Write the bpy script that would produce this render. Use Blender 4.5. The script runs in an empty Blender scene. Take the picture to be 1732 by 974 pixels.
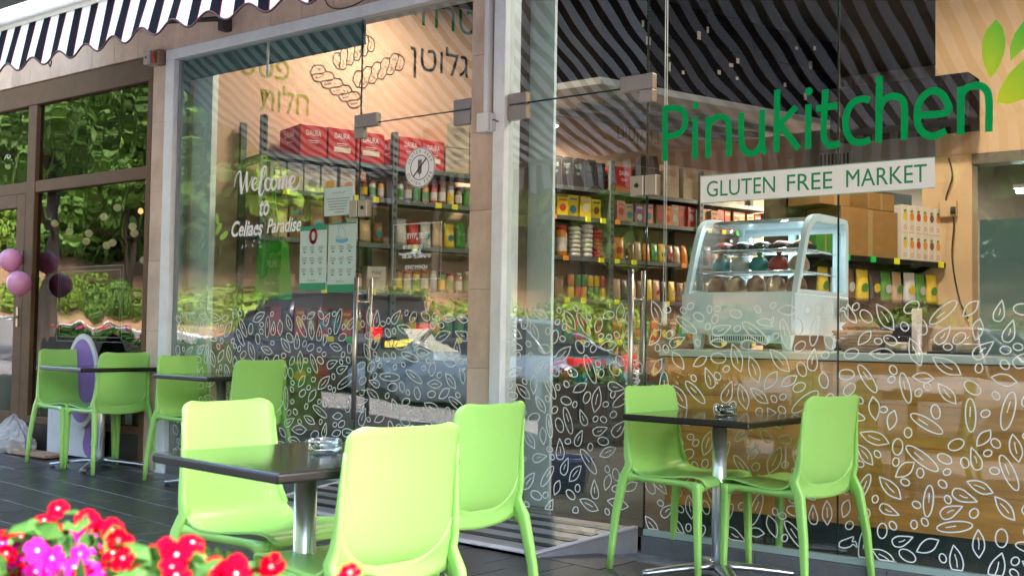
import bpy, math, random
from mathutils import Vector, Matrix
import numpy as np
random.seed(7)
R = math.radians
sc = bpy.context.scene
COL = sc.collection

# ---------------------------------------------------------------- camera
CAM = Vector((0.0, -4.95, 1.08))
def cam_axes(yaw=37.6, pitch=2.4, roll=.86):
    y, p, r = R(yaw), R(pitch), R(roll)
    f = Vector((-math.sin(y)*math.cos(p), math.cos(y)*math.cos(p), math.sin(p)))
    rt = Vector((math.cos(y), math.sin(y), 0)); up = rt.cross(f)
    return rt*math.cos(r)+up*math.sin(r), -rt*math.sin(r)+up*math.cos(r), f
rt, up, fw = cam_axes()
cd = bpy.data.cameras.new('camera'); cam = bpy.data.objects.new('camera', cd); COL.objects.link(cam)
m3 = Matrix((rt, up, -fw)).transposed()
cam.matrix_world = Matrix.Translation(CAM) @ m3.to_4x4()
cd.sensor_width = 36; cd.lens = 39.49; cd.clip_start = .05; cd.clip_end = 3000
cd.dof.use_dof = True; cd.dof.focus_distance = 5.8; cd.dof.aperture_fstop = 5.0
sc.camera = cam
# ---------------------------------------------------------------- sky, sun, exposure
SUN_EL, SUN_AZ = 50.0, 62.0          # azimuth clockwise from +Y: the sun stands over the building, right of the view
w = bpy.data.worlds.new('World'); sc.world = w; w.use_nodes = True
nt = w.node_tree; bg = nt.nodes['Background']
sky = nt.nodes.new('ShaderNodeTexSky'); sky.sky_type = 'NISHITA'; sky.sun_disc = False
sky.sun_elevation = R(SUN_EL); sky.sun_rotation = R(SUN_AZ); sky.dust_density = 5.0; sky.air_density = 1.0; sky.ozone_density = 1.0
nt.links.new(sky.outputs[0], bg.inputs['Color']); bg.inputs['Strength'].default_value = .15
sl = bpy.data.lights.new('sun', 'SUN'); sun = bpy.data.objects.new('sun', sl); COL.objects.link(sun)
sl.energy = 2.3; sl.angle = R(9); sl.color = (1, .95, .87)
sd = Vector((math.sin(R(SUN_AZ))*math.cos(R(SUN_EL)), math.cos(R(SUN_AZ))*math.cos(R(SUN_EL)), math.sin(R(SUN_EL))))
sun.rotation_euler = sd.to_track_quat('Z', 'Y').to_euler(); sun.location = (0, -5, 20)
sc.view_settings.view_transform = 'Standard'; sc.view_settings.look = 'None'
sc.view_settings.exposure = 3.5; sc.view_settings.gamma = 1
sc.cycles.max_bounces = 10; sc.cycles.transparent_max_bounces = 24; sc.cycles.glossy_bounces = 5
sc.cycles.sample_clamp_indirect = 6; sc.cycles.caustics_reflective = False; sc.cycles.caustics_refractive = False

# ---------------------------------------------------------------- helpers
def base(name):
    m = bpy.data.materials.new(name); m.use_nodes = True
    return m, m.node_tree, m.node_tree.nodes['Principled BSDF']
def mat(name, col, rough=.5, metal=0, var=0, scale=8, bump=0, bscale=60, emit=None, estr=0, spec=None, rnd=0, coat=0, stretch=None, trans=0, dirt=None):
    m, t, b = base(name)
    b.inputs['Base Color'].default_value = (*col, 1); b.inputs['Roughness'].default_value = rough; b.inputs['Metallic'].default_value = metal
    if spec is not None: b.inputs['Specular IOR Level'].default_value = spec
    if coat: b.inputs['Coat Weight'].default_value = coat; b.inputs['Coat Roughness'].default_value = .08
    N = t.nodes; L = t.links
    tc = N.new('ShaderNodeTexCoord'); src = tc.outputs['Object']
    if stretch:
        mp = N.new('ShaderNodeMapping'); mp.inputs['Scale'].default_value = stretch; L.new(src, mp.inputs['Vector']); src = mp.outputs[0]
    out = None
    if var or rnd or dirt:
        val = N.new('ShaderNodeValue'); val.outputs[0].default_value = 1.0; fac = val.outputs[0]
        if var:
            no = N.new('ShaderNodeTexNoise'); no.inputs['Scale'].default_value = scale; no.inputs['Detail'].default_value = 6; no.inputs['Roughness'].default_value = .62
            L.new(src, no.inputs['Vector'])
            if rnd:
                oi0 = N.new('ShaderNodeObjectInfo'); ad = N.new('ShaderNodeVectorMath'); ad.operation = 'ADD'
                ml = N.new('ShaderNodeMath'); ml.operation = 'MULTIPLY'; ml.inputs[1].default_value = 37
                L.new(oi0.outputs['Random'], ml.inputs[0]); L.new(src, ad.inputs[0]); L.new(ml.outputs[0], ad.inputs[1]); L.new(ad.outputs[0], no.inputs['Vector'])
            mr = N.new('ShaderNodeMapRange'); mr.inputs['From Min'].default_value = .3; mr.inputs['From Max'].default_value = .7
            mr.inputs['To Min'].default_value = 1-var; mr.inputs['To Max'].default_value = 1+var
            L.new(no.outputs['Fac'], mr.inputs['Value']); fac = mr.outputs[0]
        if rnd:
            oi = N.new('ShaderNodeObjectInfo'); m2 = N.new('ShaderNodeMapRange'); m2.inputs['To Min'].default_value = 1-rnd; m2.inputs['To Max'].default_value = 1+rnd
            L.new(oi.outputs['Random'], m2.inputs['Value']); mu = N.new('ShaderNodeMath'); mu.operation = 'MULTIPLY'
            L.new(fac, mu.inputs[0]); L.new(m2.outputs[0], mu.inputs[1]); fac = mu.outputs[0]
        vm = N.new('ShaderNodeVectorMath'); vm.operation = 'SCALE'; vm.inputs[0].default_value = col; L.new(fac, vm.inputs['Scale'])
        out = vm.outputs[0]
        if dirt:
            n3 = N.new('ShaderNodeTexNoise'); n3.inputs['Scale'].default_value = dirt[1]; n3.inputs['Detail'].default_value = 8; n3.inputs['Roughness'].default_value = .7; L.new(tc.outputs['Object'], n3.inputs['Vector'])
            r3 = N.new('ShaderNodeMapRange'); r3.inputs['From Min'].default_value = .5; r3.inputs['From Max'].default_value = .72; r3.inputs['To Max'].default_value = dirt[2]
            L.new(n3.outputs['Fac'], r3.inputs['Value']); mx = N.new('ShaderNodeMixRGB'); mx.inputs[2].default_value = (*dirt[0], 1)
            L.new(r3.outputs[0], mx.inputs[0]); L.new(out, mx.inputs[1]); out = mx.outputs[0]
        L.new(out, b.inputs['Base Color'])
    if bump:
        nb = N.new('ShaderNodeTexNoise'); nb.inputs['Scale'].default_value = bscale; nb.inputs['Detail'].default_value = 5; L.new(src, nb.inputs['Vector'])
        bu = N.new('ShaderNodeBump'); bu.inputs['Strength'].default_value = bump; bu.inputs['Distance'].default_value = .01
        L.new(nb.outputs['Fac'], bu.inputs['Height']); L.new(bu.outputs[0], b.inputs['Normal'])
    if emit: b.inputs['Emission Color'].default_value = (*emit, 1); b.inputs['Emission Strength'].default_value = estr
    if trans:
        tr = N.new('ShaderNodeBsdfTranslucent'); mi = N.new('ShaderNodeMixShader'); mi.inputs[0].default_value = trans
        if out: L.new(out, tr.inputs['Color'])
        else: tr.inputs['Color'].default_value = (*col, 1)
        L.new(b.outputs[0], mi.inputs[1]); L.new(tr.outputs[0], mi.inputs[2]); L.new(mi.outputs[0], N['Material Output'].inputs['Surface'])
    return m
def glass_mat(name, tint, ior, wob=.0):
    m = bpy.data.materials.new(name); m.use_nodes = True; t = m.node_tree; N = t.nodes; L = t.links; N.clear()
    o = N.new('ShaderNodeOutputMaterial'); mi = N.new('ShaderNodeMixShader'); fr = N.new('ShaderNodeFresnel'); fr.inputs['IOR'].default_value = ior
    tr = N.new('ShaderNodeBsdfTransparent'); tr.inputs['Color'].default_value = (*tint, 1)
    gl = N.new('ShaderNodeBsdfGlossy'); gl.inputs['Roughness'].default_value = 0.0
    ge = N.new('ShaderNodeNewGeometry'); sb_ = N.new('ShaderNodeMath'); sb_.operation = 'SUBTRACT'; sb_.inputs[0].default_value = 1; L.new(ge.outputs['Backfacing'], sb_.inputs[1])
    mm = N.new('ShaderNodeMath'); mm.operation = 'MULTIPLY'; L.new(fr.outputs[0], mm.inputs[0]); L.new(sb_.outputs[0], mm.inputs[1])
    L.new(mm.outputs[0], mi.inputs[0]); L.new(tr.outputs[0], mi.inputs[1]); L.new(gl.outputs[0], mi.inputs[2]); L.new(mi.outputs[0], o.inputs['Surface'])
    if wob:
        tc = N.new('ShaderNodeTexCoord'); mp = N.new('ShaderNodeMapping'); mp.inputs['Scale'].default_value = (1.3, 1, .7)
        no = N.new('ShaderNodeTexNoise'); no.inputs['Scale'].default_value = 2.2; no.inputs['Detail'].default_value = 1.0
        bu = N.new('ShaderNodeBump'); bu.inputs['Strength'].default_value = 1; bu.inputs['Distance'].default_value = wob
        L.new(tc.outputs['Object'], mp.inputs[0]); L.new(mp.outputs[0], no.inputs['Vector']); L.new(no.outputs['Fac'], bu.inputs['Height']); L.new(bu.outputs[0], gl.inputs['Normal'])
    return m

class MB:
    def __init__(s): s.v = []; s.f = []; s.m = []; s.sm = []
    def quad(s, a, b, c, d, m=0):
        i = len(s.v); s.v += [a, b, c, d]; s.f.append((i, i+1, i+2, i+3)); s.m.append(m); s.sm.append(False); return s
    def box(s, x0, y0, z0, x1, y1, z1, m=0, ch=0):
        i = len(s.v)
        if ch:   # box with bevelled vertical edges and top
            ring = lambda z, q: [(x0+q+ch, y0+q, z), (x1-q-ch, y0+q, z), (x1-q, y0+q+ch, z), (x1-q, y1-q-ch, z), (x1-q-ch, y1-q, z), (x0+q+ch, y1-q, z), (x0+q, y1-q-ch, z), (x0+q, y0+q+ch, z)]
            rs = [ring(z0, ch*.6), ring(z0+ch, 0), ring(z1-ch, 0), ring(z1, ch*.6)]
            for r_ in rs: s.v += r_
            s.f.append(tuple(i+k for k in range(7, -1, -1))); s.m.append(m); s.sm.append(False)
            for a in range(3):
                for k in range(8):
                    s.f.append((i+a*8+k, i+a*8+(k+1) % 8, i+a*8+8+(k+1) % 8, i+a*8+8+k)); s.m.append(m); s.sm.append(False)
            s.f.append(tuple(i+24+k for k in range(8))); s.m.append(m); s.sm.append(False); return s
        s.v += [(x0,y0,z0),(x1,y0,z0),(x1,y1,z0),(x0,y1,z0),(x0,y0,z1),(x1,y0,z1),(x1,y1,z1),(x0,y1,z1)]
        for q in ((3,2,1,0),(4,5,6,7),(0,1,5,4),(1,2,6,5),(2,3,7,6),(3,0,4,7)): s.f.append(tuple(i+k for k in q)); s.m.append(m); s.sm.append(False)
        return s
    def rings(s, rs, m=0, cap=True, closed=True, smooth=True):
        i = len(s.v); n = len(rs[0])
        for r_ in rs: s.v += [tuple(p) for p in r_]
        for a in range(len(rs)-1):
            for k in range(n if closed else n-1):
                k2 = (k+1) % n
                s.f.append((i+a*n+k, i+a*n+k2, i+(a+1)*n+k2, i+(a+1)*n+k)); s.m.append(m); s.sm.append(smooth)
        if cap:
            s.f.append(tuple(i+k for k in range(n-1, -1, -1))); s.f.append(tuple(i+(len(rs)-1)*n+k for k in range(n)))
            s.m += [m, m]; s.sm += [False, False]
        return s
    def tube(s, path, rad, n=8, m=0, flat=None, smooth=True):
        path = [Vector(p) for p in path]; rr = rad if isinstance(rad, (list, tuple)) else [rad]*len(path); rs = []
        t0 = (path[1]-path[0]).normalized(); ref = Vector((0, 0, 1)) if abs(t0.z) < .9 else Vector((1, 0, 0))
        u = t0.cross(ref).normalized()
        for k, p in enumerate(path):
            t = (path[min(k+1, len(path)-1)]-path[max(k-1, 0)]).normalized()
            u = (u-t*u.dot(t)).normalized(); v = t.cross(u); r_ = rr[k]
            ru, rv = (r_, r_) if not isinstance(r_, (tuple, list)) else r_
            rs.append([p+u*math.cos(2*math.pi*j/n)*ru+v*math.sin(2*math.pi*j/n)*rv for j in range(n)])
        return s.rings(rs, m, smooth=smooth)
    def lathe(s, prof, n=20, c=(0, 0, 0), m=0, cap=True):
        rs = [[(c[0]+r_*math.cos(2*math.pi*j/n), c[1]+r_*math.sin(2*math.pi*j/n), c[2]+z) for j in range(n)] for r_, z in prof]
        return s.rings(rs, m, cap)
    def prism(s, pts, axis, a, b, m=0):
        """polygon pts (2-D) extruded from a to b along axis 'x','y','z'"""
        def P(p, q): return {'x': (q, p[0], p[1]), 'y': (p[0], q, p[1]), 'z': (p[0], p[1], q)}[axis]
        return s.rings([[P(p, a) for p in pts], [P(p, b) for p in pts]], m, smooth=False)
    def mesh(s, name, mats):
        me = bpy.data.meshes.new(name); me.from_pydata([tuple(v) for v in s.v], [], s.f)
        for mt in (mats if isinstance(mats, (list, tuple)) else [mats]): me.materials.append(mt)
        me.polygons.foreach_set('material_index', s.m); me.polygons.foreach_set('use_smooth', s.sm); me.update()
        return me
    def build(s, name, mats, parent=None, loc=None, rz=0):
        o = bpy.data.objects.new(name, s.mesh(name, mats)); COL.objects.link(o)
        if parent is not None: o.parent = parent
        if loc is not None: o.location = loc
        if rz: o.rotation_euler.z = rz
        return o
def box(name, b, mt, parent=None, ch=0): return MB().box(*b, ch=ch).build(name, mt, parent)
def tag(o, label=None, cat=None, group=None, kind=None):
    if label: o['label'] = label
    if cat: o['category'] = cat
    if group: o['group'] = group
    if kind: o['kind'] = kind
    return o
def empty(name, loc, rz=0, label=None, cat=None, group=None, kind=None):
    o = bpy.data.objects.new(name, None); COL.objects.link(o); o.location = loc; o.rotation_euler.z = rz; o.empty_display_size = .05
    return tag(o, label, cat, group, kind)
def struct(o): o['kind'] = 'structure'; return o
def copy_tree(o, parent=None, kids=None):
    c = o.copy(); COL.objects.link(c)
    if parent: c.parent = parent
    for ch in list(o.children): copy_tree(ch, c)
    return c
def piece(o, parent, loc):
    c = o.copy(); COL.objects.link(c); c.parent = parent; c.location = loc; return c
def smooth_path(p, k=6):
    p = [tuple(q) for q in p]; n = len(p); o = []
    for i in range(n-1):
        a, b, c, d = p[max(i-1, 0)], p[i], p[i+1], p[min(i+2, n-1)]
        for j in range(k):
            t = j/k
            o.append(tuple(.5*((2*b[q])+(-a[q]+c[q])*t+(2*a[q]-5*b[q]+4*c[q]-d[q])*t*t+(-a[q]+3*b[q]-3*c[q]+d[q])*t**3) for q in range(len(b))))
    o.append(p[-1]); return o
class Plane:
    """a flat surface that carries print: origin, axis along, axis up, normal towards the viewer"""
    def __init__(s, o, xd, ud): s.o = Vector(o); s.x = Vector(xd).normalized(); s.u = Vector(ud).normalized(); s.n = s.x.cross(s.u)
    def at(s, a, b, h=0): return tuple(s.o+s.x*a+s.u*b+s.n*h)
def ribbon(mb, pl, pts, wd, h=0, closed=False, m=0, ramp=0):
    n = len(pts); L = []; Rr = []
    for i, p in enumerate(pts):
        a = pts[(i-1) % n] if closed else pts[max(i-1, 0)]; b = pts[(i+1) % n] if closed else pts[min(i+1, n-1)]
        dx, dz = b[0]-a[0], b[1]-a[1]; l = math.hypot(dx, dz) or 1; wv = (p[2] if len(p) > 2 else wd)/2
        nx, nz = -dz/l*wv, dx/l*wv
        hh = h+i*ramp; L.append(pl.at(p[0]+nx, p[1]+nz, hh)); Rr.append(pl.at(p[0]-nx, p[1]-nz, hh))
    for i in range(n if closed else n-1):
        j = (i+1) % n; mb.quad(Rr[i], Rr[j], L[j], L[i], m)
def fan(mb, pl, pts, h=0, m=0):
    i = len(mb.v); mb.v += [pl.at(p[0], p[1], h) for p in pts]; mb.f.append(tuple(range(i, i+len(pts)))); mb.m.append(m); mb.sm.append(False)
def ellipse(cx, cz, a, b, ang=0, n=16):
    c, s_ = math.cos(ang), math.sin(ang)
    return [(cx+a*math.cos(2*math.pi*k/n)*c-b*math.sin(2*math.pi*k/n)*s_, cz+a*math.cos(2*math.pi*k/n)*s_+b*math.sin(2*math.pi*k/n)*c) for k in range(n)]
def text_data(s, bold=0, shear=0):
    c = bpy.data.curves.new('lettering', 'FONT'); c.body = s; c.size = 1; c.offset = bold; c.shear = shear; c.resolution_u = 3
    o = bpy.data.objects.new('lettering', c); COL.objects.link(o); bpy.context.view_layer.update()
    me = bpy.data.meshes.new_from_object(o); bpy.data.objects.remove(o); bpy.data.curves.remove(c)
    return [tuple(v.co) for v in me.vertices], [tuple(p.vertices) for p in me.polygons]
_tc = {}
def text(mb, pl, s, x0, z0, x1, z1, h=0, bold=0, shear=0, m=0):
    k = (s, bold, shear)
    if k not in _tc: _tc[k] = text_data(s, bold, shear)
    vs, fs = _tc[k]; xs = [v[0] for v in vs]; ys = [v[1] for v in vs]; a, b, c, d = min(xs), max(xs), min(ys), max(ys); i = len(mb.v)
    for v in vs: mb.v.append(pl.at(x0+(v[0]-a)/(b-a)*(x1-x0), z0+(v[1]-c)/(d-c)*(z1-z0), h))
    for f in fs: mb.f.append(tuple(i+q for q in f)); mb.m.append(m); mb.sm.append(False)
def rect(mb, pl, x0, z0, x1, z1, h=0, m=0): mb.quad(pl.at(x0, z0, h), pl.at(x1, z0, h), pl.at(x1, z1, h), pl.at(x0, z1, h), m)
LP = Plane((0, 0, 0), (1, 0, 0), (0, 0, 1))      # local front plane of a thing, facing -Y
GP = Plane((0, -.0065, 0), (1, 0, 0), (0, 0, 1)) # outer face of the shop glass
TH = 17.0
DV = Vector((math.sin(R(TH)), math.cos(R(TH)), 0)); NV = Vector((math.cos(R(TH)), -math.sin(R(TH)), 0)); SO = Vector((-6.45, 0, 0))
def SP(u, back=0, z=0): return SO+DV*u-NV*back+Vector((0, 0, z))
SRZ = R(90-TH)
WP = Plane(SO-NV*.4485, DV, (0, 0, 1))           # face of the inner side wall of the shop
def ground(x, y): return .003-.0144*(max(x, -9)+2.5)+.0056*y+max(0, -(x+9))*.045
ORD = ['first', 'second', 'third', 'fourth', 'fifth', 'sixth', 'seventh', 'eighth', 'ninth', 'tenth', 'eleventh', 'twelfth', 'thirteenth', 'fourteenth', 'fifteenth', 'sixteenth', 'seventeenth', 'eighteenth', 'nineteenth', 'twentieth']
def ordn(i): return ORD[i] if i < 20 else 'twenty-'+ORD[i-20] if i < 29 else str(i+1)+'th'

# ---------------------------------------------------------------- materials
M = {}
M['stone'] = mat('stone_cladding', (.66, .50, .40), .75, var=.16, scale=5, bump=.25, bscale=40, rnd=.09, stretch=(1, 1, .6), dirt=((.3, .17, .11), 3.5, .35))
M['mortar'] = mat('wall_render', (.22, .16, .12), .9, var=.15)
M['white_paint'] = mat('white_frame_paint', (.78, .80, .84), .45, var=.06, scale=6, bump=.06, dirt=((.45, .40, .36), 9, .22))
M['brown_metal'] = mat('brown_aluminium', (.13, .072, .036), .55, 0, spec=.15, var=.12, scale=10)
M['black_metal'] = mat('black_metal', (.012, .012, .013), .4, .3)
M['steel'] = mat('brushed_steel', (.44, .39, .34), .34, 1, var=.06, scale=30, stretch=(8, 8, .4))
M['chrome'] = mat('polished_steel', (.78, .78, .78), .1, 1)
M['galv'] = mat('galvanised_steel', (.13, .145, .135), .5, .6, var=.1)
M['glass'] = glass_mat('shop_glass', (.85, .91, .885), 2.4, .0022)
M['glass2'] = glass_mat('counter_glass', (.93, .96, .95), 1.72, .0016)
M['tint'] = glass_mat('brown_tinted_glass', (.62, .60, .46), 2.15, .0030)
M['clear'] = glass_mat('case_glass', (.96, .99, .99), 1.6)
M['edge'] = mat('glass_edge', (.012, .035, .035), .15)
M['vinyl'] = mat('white_vinyl', (.90, .91, .92), .5)
M['green_vinyl'] = mat('green_vinyl', (.0, .36, .10), .7, spec=.1)
M['dkgreen'] = mat('dark_green_print', (0, .15, .055), .5)
M['olive'] = mat('olive_print', (.28, .27, .015), .6)
M['ink'] = mat('black_print', (.012, .016, .018), .6)
M['grayink'] = mat('grey_print', (.16, .22, .22), .6)
M['peach'] = mat('peach_wall', (.62, .42, .31), .8, var=.04)
M['beige'] = mat('beige_wall', (.52, .33, .17), .8, var=.06, scale=4)
M['pale'] = mat('pale_blue_paint', (.74, .82, .86), .7, var=.05)
M['greywall'] = mat('grey_white_wall', (.26, .25, .24), .7, var=.06)
M['blackpaint'] = mat('black_painted_panel', (.010, .009, .009), .8, var=.4, scale=3, spec=.1)
M['ceil'] = mat('pale_ceiling', (.40, .40, .40), .6, var=.08)
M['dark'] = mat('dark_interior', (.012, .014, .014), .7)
M['shopfloor'] = mat('shop_floor', (.10, .10, .095), .25, var=.15)
M['concrete'] = mat('grey_kerb_stone', (.13, .13, .14), .7, var=.22, scale=6, bump=.3, dirt=((.07, .045, .03), 6, .6))
M['wood'] = mat('counter_wood', (.66, .28, .05), .35, var=.28, scale=3, stretch=(.6, 2, 9), rnd=.07, coat=.3)
M['ctop'] = mat('counter_top', (.62, .66, .66), .25)
M['chair'] = mat('lime_plastic', (.36, .69, .16), .3, var=.03, scale=3, bump=.04, bscale=400, spec=.45, trans=.12)
M['table'] = mat('black_table_top', (.010, .009, .010), .12, spec=.7, var=.3, scale=40)
M['tedge'] = mat('dark_table_edge', (.007, .005, .005), .35)
M['cast'] = mat('cast_aluminium', (.5, .52, .54), .32, 1, var=.12, scale=12)
M['rubber'] = mat('black_rubber', (.012, .012, .012), .7)
M['paver'] = mat('dark_paver', (.034, .033, .036), .3, var=.45, scale=7, bump=.3, bscale=90, rnd=.22, spec=.55, dirt=((.012, .012, .014), 4, .6))
M['joint'] = mat('paver_joint', (.20, .19, .195), .9, var=.4, scale=9)
M['asphalt'] = mat('road_asphalt', (.16, .155, .15), .85, var=.2, scale=3)
M['soil'] = mat('red_brown_soil', (.30, .17, .09), .95, dirt=((.09, .17, .02), .35, 1), var=.35, scale=.6)
M['leafA'] = mat('tree_foliage', (.10, .20, .03), .6, var=.5, scale=.9, trans=.3)
M['leafB'] = mat('light_foliage', (.20, .32, .04), .6, var=.45, scale=1.1, trans=.3)
M['leafC'] = mat('dark_foliage', (.06, .13, .03), .6, var=.4, scale=1, trans=.25)
M['bark'] = mat('tree_bark', (.07, .055, .04), .9, var=.3, bump=.6, bscale=12)
M['vleaf'] = mat('vinca_leaf', (.035, .10, .018), .6, spec=.15, var=.3, scale=12, trans=.25)
M['red_petal'] = mat('red_petal', (.40, .0, .012), .9, spec=.03, var=.15, scale=30, trans=.25)
M['pink_petal'] = mat('pink_petal', (.44, .01, .21), .9, spec=.03, var=.2, scale=30, trans=.25)
M['eye'] = mat('flower_eye', (.40, .34, .33), .8)
M['planter'] = mat('planter_concrete', (.030, .032, .030), .8, var=.2, bump=.3)
M['balloon'] = mat('pink_balloon', (.85, .38, .58), .18, spec=.6, trans=.25)
M['purple'] = mat('purple_print', (.24, .12, .42), .5, var=.1)
M['signwhite'] = mat('sign_white', (.62, .62, .64), .5, var=.05, dirt=((.4, .36, .33), 14, .4))
M['plastic_bag'] = mat('clear_plastic_bag', (.55, .50, .47), .25, bump=.8, bscale=14, trans=.4)
M['plank'] = mat('old_plank', (.34, .20, .12), .8, var=.3)
M['aglass'] = None
gm, gt, gb = base('ashtray_glass'); gb.inputs['Transmission Weight'].default_value = 1; gb.inputs['Roughness'].default_value = .02; gb.inputs['Base Color'].default_value = (.86, .97, .96, 1); gb.inputs['IOR'].default_value = 1.5; M['aglass'] = gm
def flat(nm, c, r=.5): 
    if nm not in M: M[nm] = mat(nm, c, r)
    return M[nm]
def lit(nm, c, s):
    if nm not in M: M[nm] = mat(nm, (.8, .8, .8), .5, emit=c, estr=s)
    return M[nm]
# ================================================================ SETTING: ground
def terrain_z(x, y):
    if y > -5.0: return ground(x, y)-.06
    b = ground(x, -5.0)-.20
    d = -y
    if d < 15.2: return b+max(0, d-5.2)*.004
    t = min(1, (d-15.2)/9)
    return b+.25+2.9*t*t*(3-2*t)+max(0, d-30)*.02+.25*math.sin(x*.5)*t
xs = sorted(set([-400, -250, -150, -90]+[-60+2*i for i in range(46)]+[40, 60, 90, 150, 250, 400]))
ys = sorted(set([40, 20, 8, -4.99, -5.01, -5.6, -8, -12, -15.2]+[-16-i for i in range(12)]+[-30, -34, -40, -55, -80, -120, -200, -400]))
mb = MB(); nx, ny = len(xs), len(ys)
mb.v = [(x, y, terrain_z(x, y)) for y in ys for x in xs]
for j in range(ny-1):
    for i in range(nx-1):
        yc = (ys[j]+ys[j+1])/2
        mb.f.append((j*nx+i, j*nx+i+1, (j+1)*nx+i+1, (j+1)*nx+i)); mb.m.append(0 if -15.3 < yc else 1); mb.sm.append(False)
struct(mb.build('ground', [M['asphalt'], M['soil']]))
# pavement slab (joint colour) following the slope, with pavers as pieces
sx = [-60, -40, -30, -22, -16, -12, -9, -6, -3, 0, 3, 6, 12]
mb = MB()
rs = []
for x in sx: rs.append([(x, -5.1, ground(x, -5.1)-.22), (x, -5.1, ground(x, -5.1)-.012), (x, .02, ground(x, 0)-.012), (x, .02, ground(x, 0)-.2)])
mb.rings(rs, smooth=False)
pav = struct(mb.build('pavement', M['joint']))
PA = R(-5.0); ca, sa = math.cos(PA), math.sin(PA)
PW = .30
pm = MB(); q = PW/2-.0028
pm.box(-q, -q, -.05, q, q, 0, ch=.0018)
pme = pm.mesh('paver', M['paver'])
near = []; far = []
for i in range(-70, 40):
    for j in range(-30, 12):
        lx, ly = (i+(.5 if j % 2 else 0))*PW, j*PW
        x = -4+lx*ca-ly*sa; y = -1.5+lx*sa+ly*ca
        if y > -.17 or y < -4.9 or x < -16 or x > 3: continue
        v = Vector((x, y, ground(x, y)))-CAM; z = v.dot(fw)
        px = v.dot(rt)/max(z, .01)*1900 if z > .3 else 9e9; py = -v.dot(up)/z*1900 if z > .3 else 9e9
        (near if abs(px) < 930 and py < 560 else far).append((abs(z), x, y))
near.sort(); far += near[300:]; near = near[:300]
slope = Vector((0, 0, 1)); rotp = Matrix(((ca, -sa, 0), (sa, ca, 0), (-.0144, .0056, 1))).to_4x4()
for k, (z, x, y) in enumerate(near):
    o = bpy.data.objects.new('paver', pme); COL.objects.link(o); o.parent = pav
    o.rotation_euler = (R(.32)+R(random.uniform(-.18, .18)), R(.82)+R(random.uniform(-.18, .18)), PA); o.location = (x, y, ground(x, y)+random.uniform(-.0012, .0012))
mb = MB()
for z, x, y in far:
    def cc(a, b, zz): 
        X = x+a*ca-b*sa; Y = y+a*sa+b*ca; return (X, Y, ground(X, Y)+zz)
    i = len(mb.v); mb.v += [cc(-q, -q, 0), cc(q, -q, 0), cc(q, q, 0), cc(-q, q, 0), cc(-q, -q, -.02), cc(q, -q, -.02), cc(q, q, -.02), cc(-q, q, -.02)]
    for f in ((0,1,2,3),(4,5,1,0),(5,6,2,1),(6,7,3,2),(7,4,0,3)): mb.f.append(tuple(i+k for k in f)); mb.m.append(0); mb.sm.append(False)
tag(mb.build('paver_field', M['paver'], pav), kind='stuff')
# road kerb painted black and white, across the street
kw, kb = flat('kerb_white', (.75, .75, .74), .6), flat('kerb_black', (.03, .03, .035), .6)
kr = tag(empty('road_kerb', (0, -15.2, 0)), kind='structure')
for i in range(60):
    x0 = -52+i*.95; z0 = terrain_z(x0, -15.1)
    MB().box(x0, -.25, z0-.05, x0+.93, .05, z0+.22, ch=.02).build('kerb_stone', kw if i % 3 else kb, kr)

# ================================================================ SHOPFRONT WALLS
def tile_wall(root, x0, x1, z0, z1, tw, th, y=-.018, stag=True, jit=0):
    base_me = {}
    nr = max(1, round((z1-z0)/th)); th = (z1-z0)/nr
    for r_ in range(nr):
        x = x0-(tw*.5 if (stag and r_ % 2) else 0)
        while x < x1-.01:
            a, b = max(x, x0), min(x+tw, x1)
            if b-a > .02:
                key = (round(b-a, 3), round(th, 3))
                if key not in base_me: base_me[key] = MB().box(-(b-a)/2+.0012, 0, -th/2+.0012, (b-a)/2-.0012, .02, th/2-.0012, ch=.001).mesh('stone_tile', M['stone'])
                o = bpy.data.objects.new('stone_tile', base_me[key]); COL.objects.link(o); o.parent = root
                o.location = ((a+b)/2, y+random.uniform(-.0012, .0012), z0+(r_+.5)*th)
            x += tw
fas = empty('stone_fascia', (-4, 0, 3.1)); fas.location = (0, 0, 0)
tag(fas, 'beige stone clad wall band above all the shop windows', 'wall')
box('wall_core', (-13, .003, 3.125, 3, .22, 3.62), M['mortar'], fas)
tile_wall(fas, -12.6, -3.9, 3.13, 3.53, .305, .2)
tile_wall(fas, -3.9, 2.4, 3.13, 3.53, .305, .2)
gl = ground(-7.1, 0)
pl_ = tag(empty('stone_pier', (0, 0, 0)), 'narrow beige stone pier between the brown shopfront and the white window frame', 'pillar')
box('wall_core', (-7.195, .003, gl-.05, -7.015, .22, 3.12), M['mortar'], pl_)
tile_wall(pl_, -7.2, -7.012, gl-.03, 3.128, .3, .5, stag=False)
p2_ = tag(empty('stone_pilaster', (0, 0, 0)), 'wider beige stone pillar between the two large glass shop windows', 'pillar')
box('wall_core', (-4.11, .003, ground(-4, 0)-.05, -3.935, .30, 3.12), M['mortar'], p2_)
tile_wall(p2_, -4.115, -3.93, ground(-4, 0)-.03, 3.128, .3, .48, stag=False)
# dark upper cladding and soffit
up_ = tag(empty('upper_cladding', (0, 0, 0)), 'dark brown ribbed boards high above the striped awning', 'cladding')
db = mat('dark_brown_board', (.028, .019, .015), .6, var=.2)
for k in range(9): MB().box(-14, -.03+.004*(k % 2), 3.63+k*.16, 4, .2, 3.63+k*.16+.152).build('board', db, up_)
for k in range(5): MB().box(-14, -.33-k*.3, 5.09, 4, -.035-k*.3, 5.13).build('soffit_board', db, up_)
# building body behind (roof slab so that no sky falls into the shops)
struct(box('building_shell', (-14, .25, 3.9, 4, 9, 5.0), M['dark']))

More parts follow.
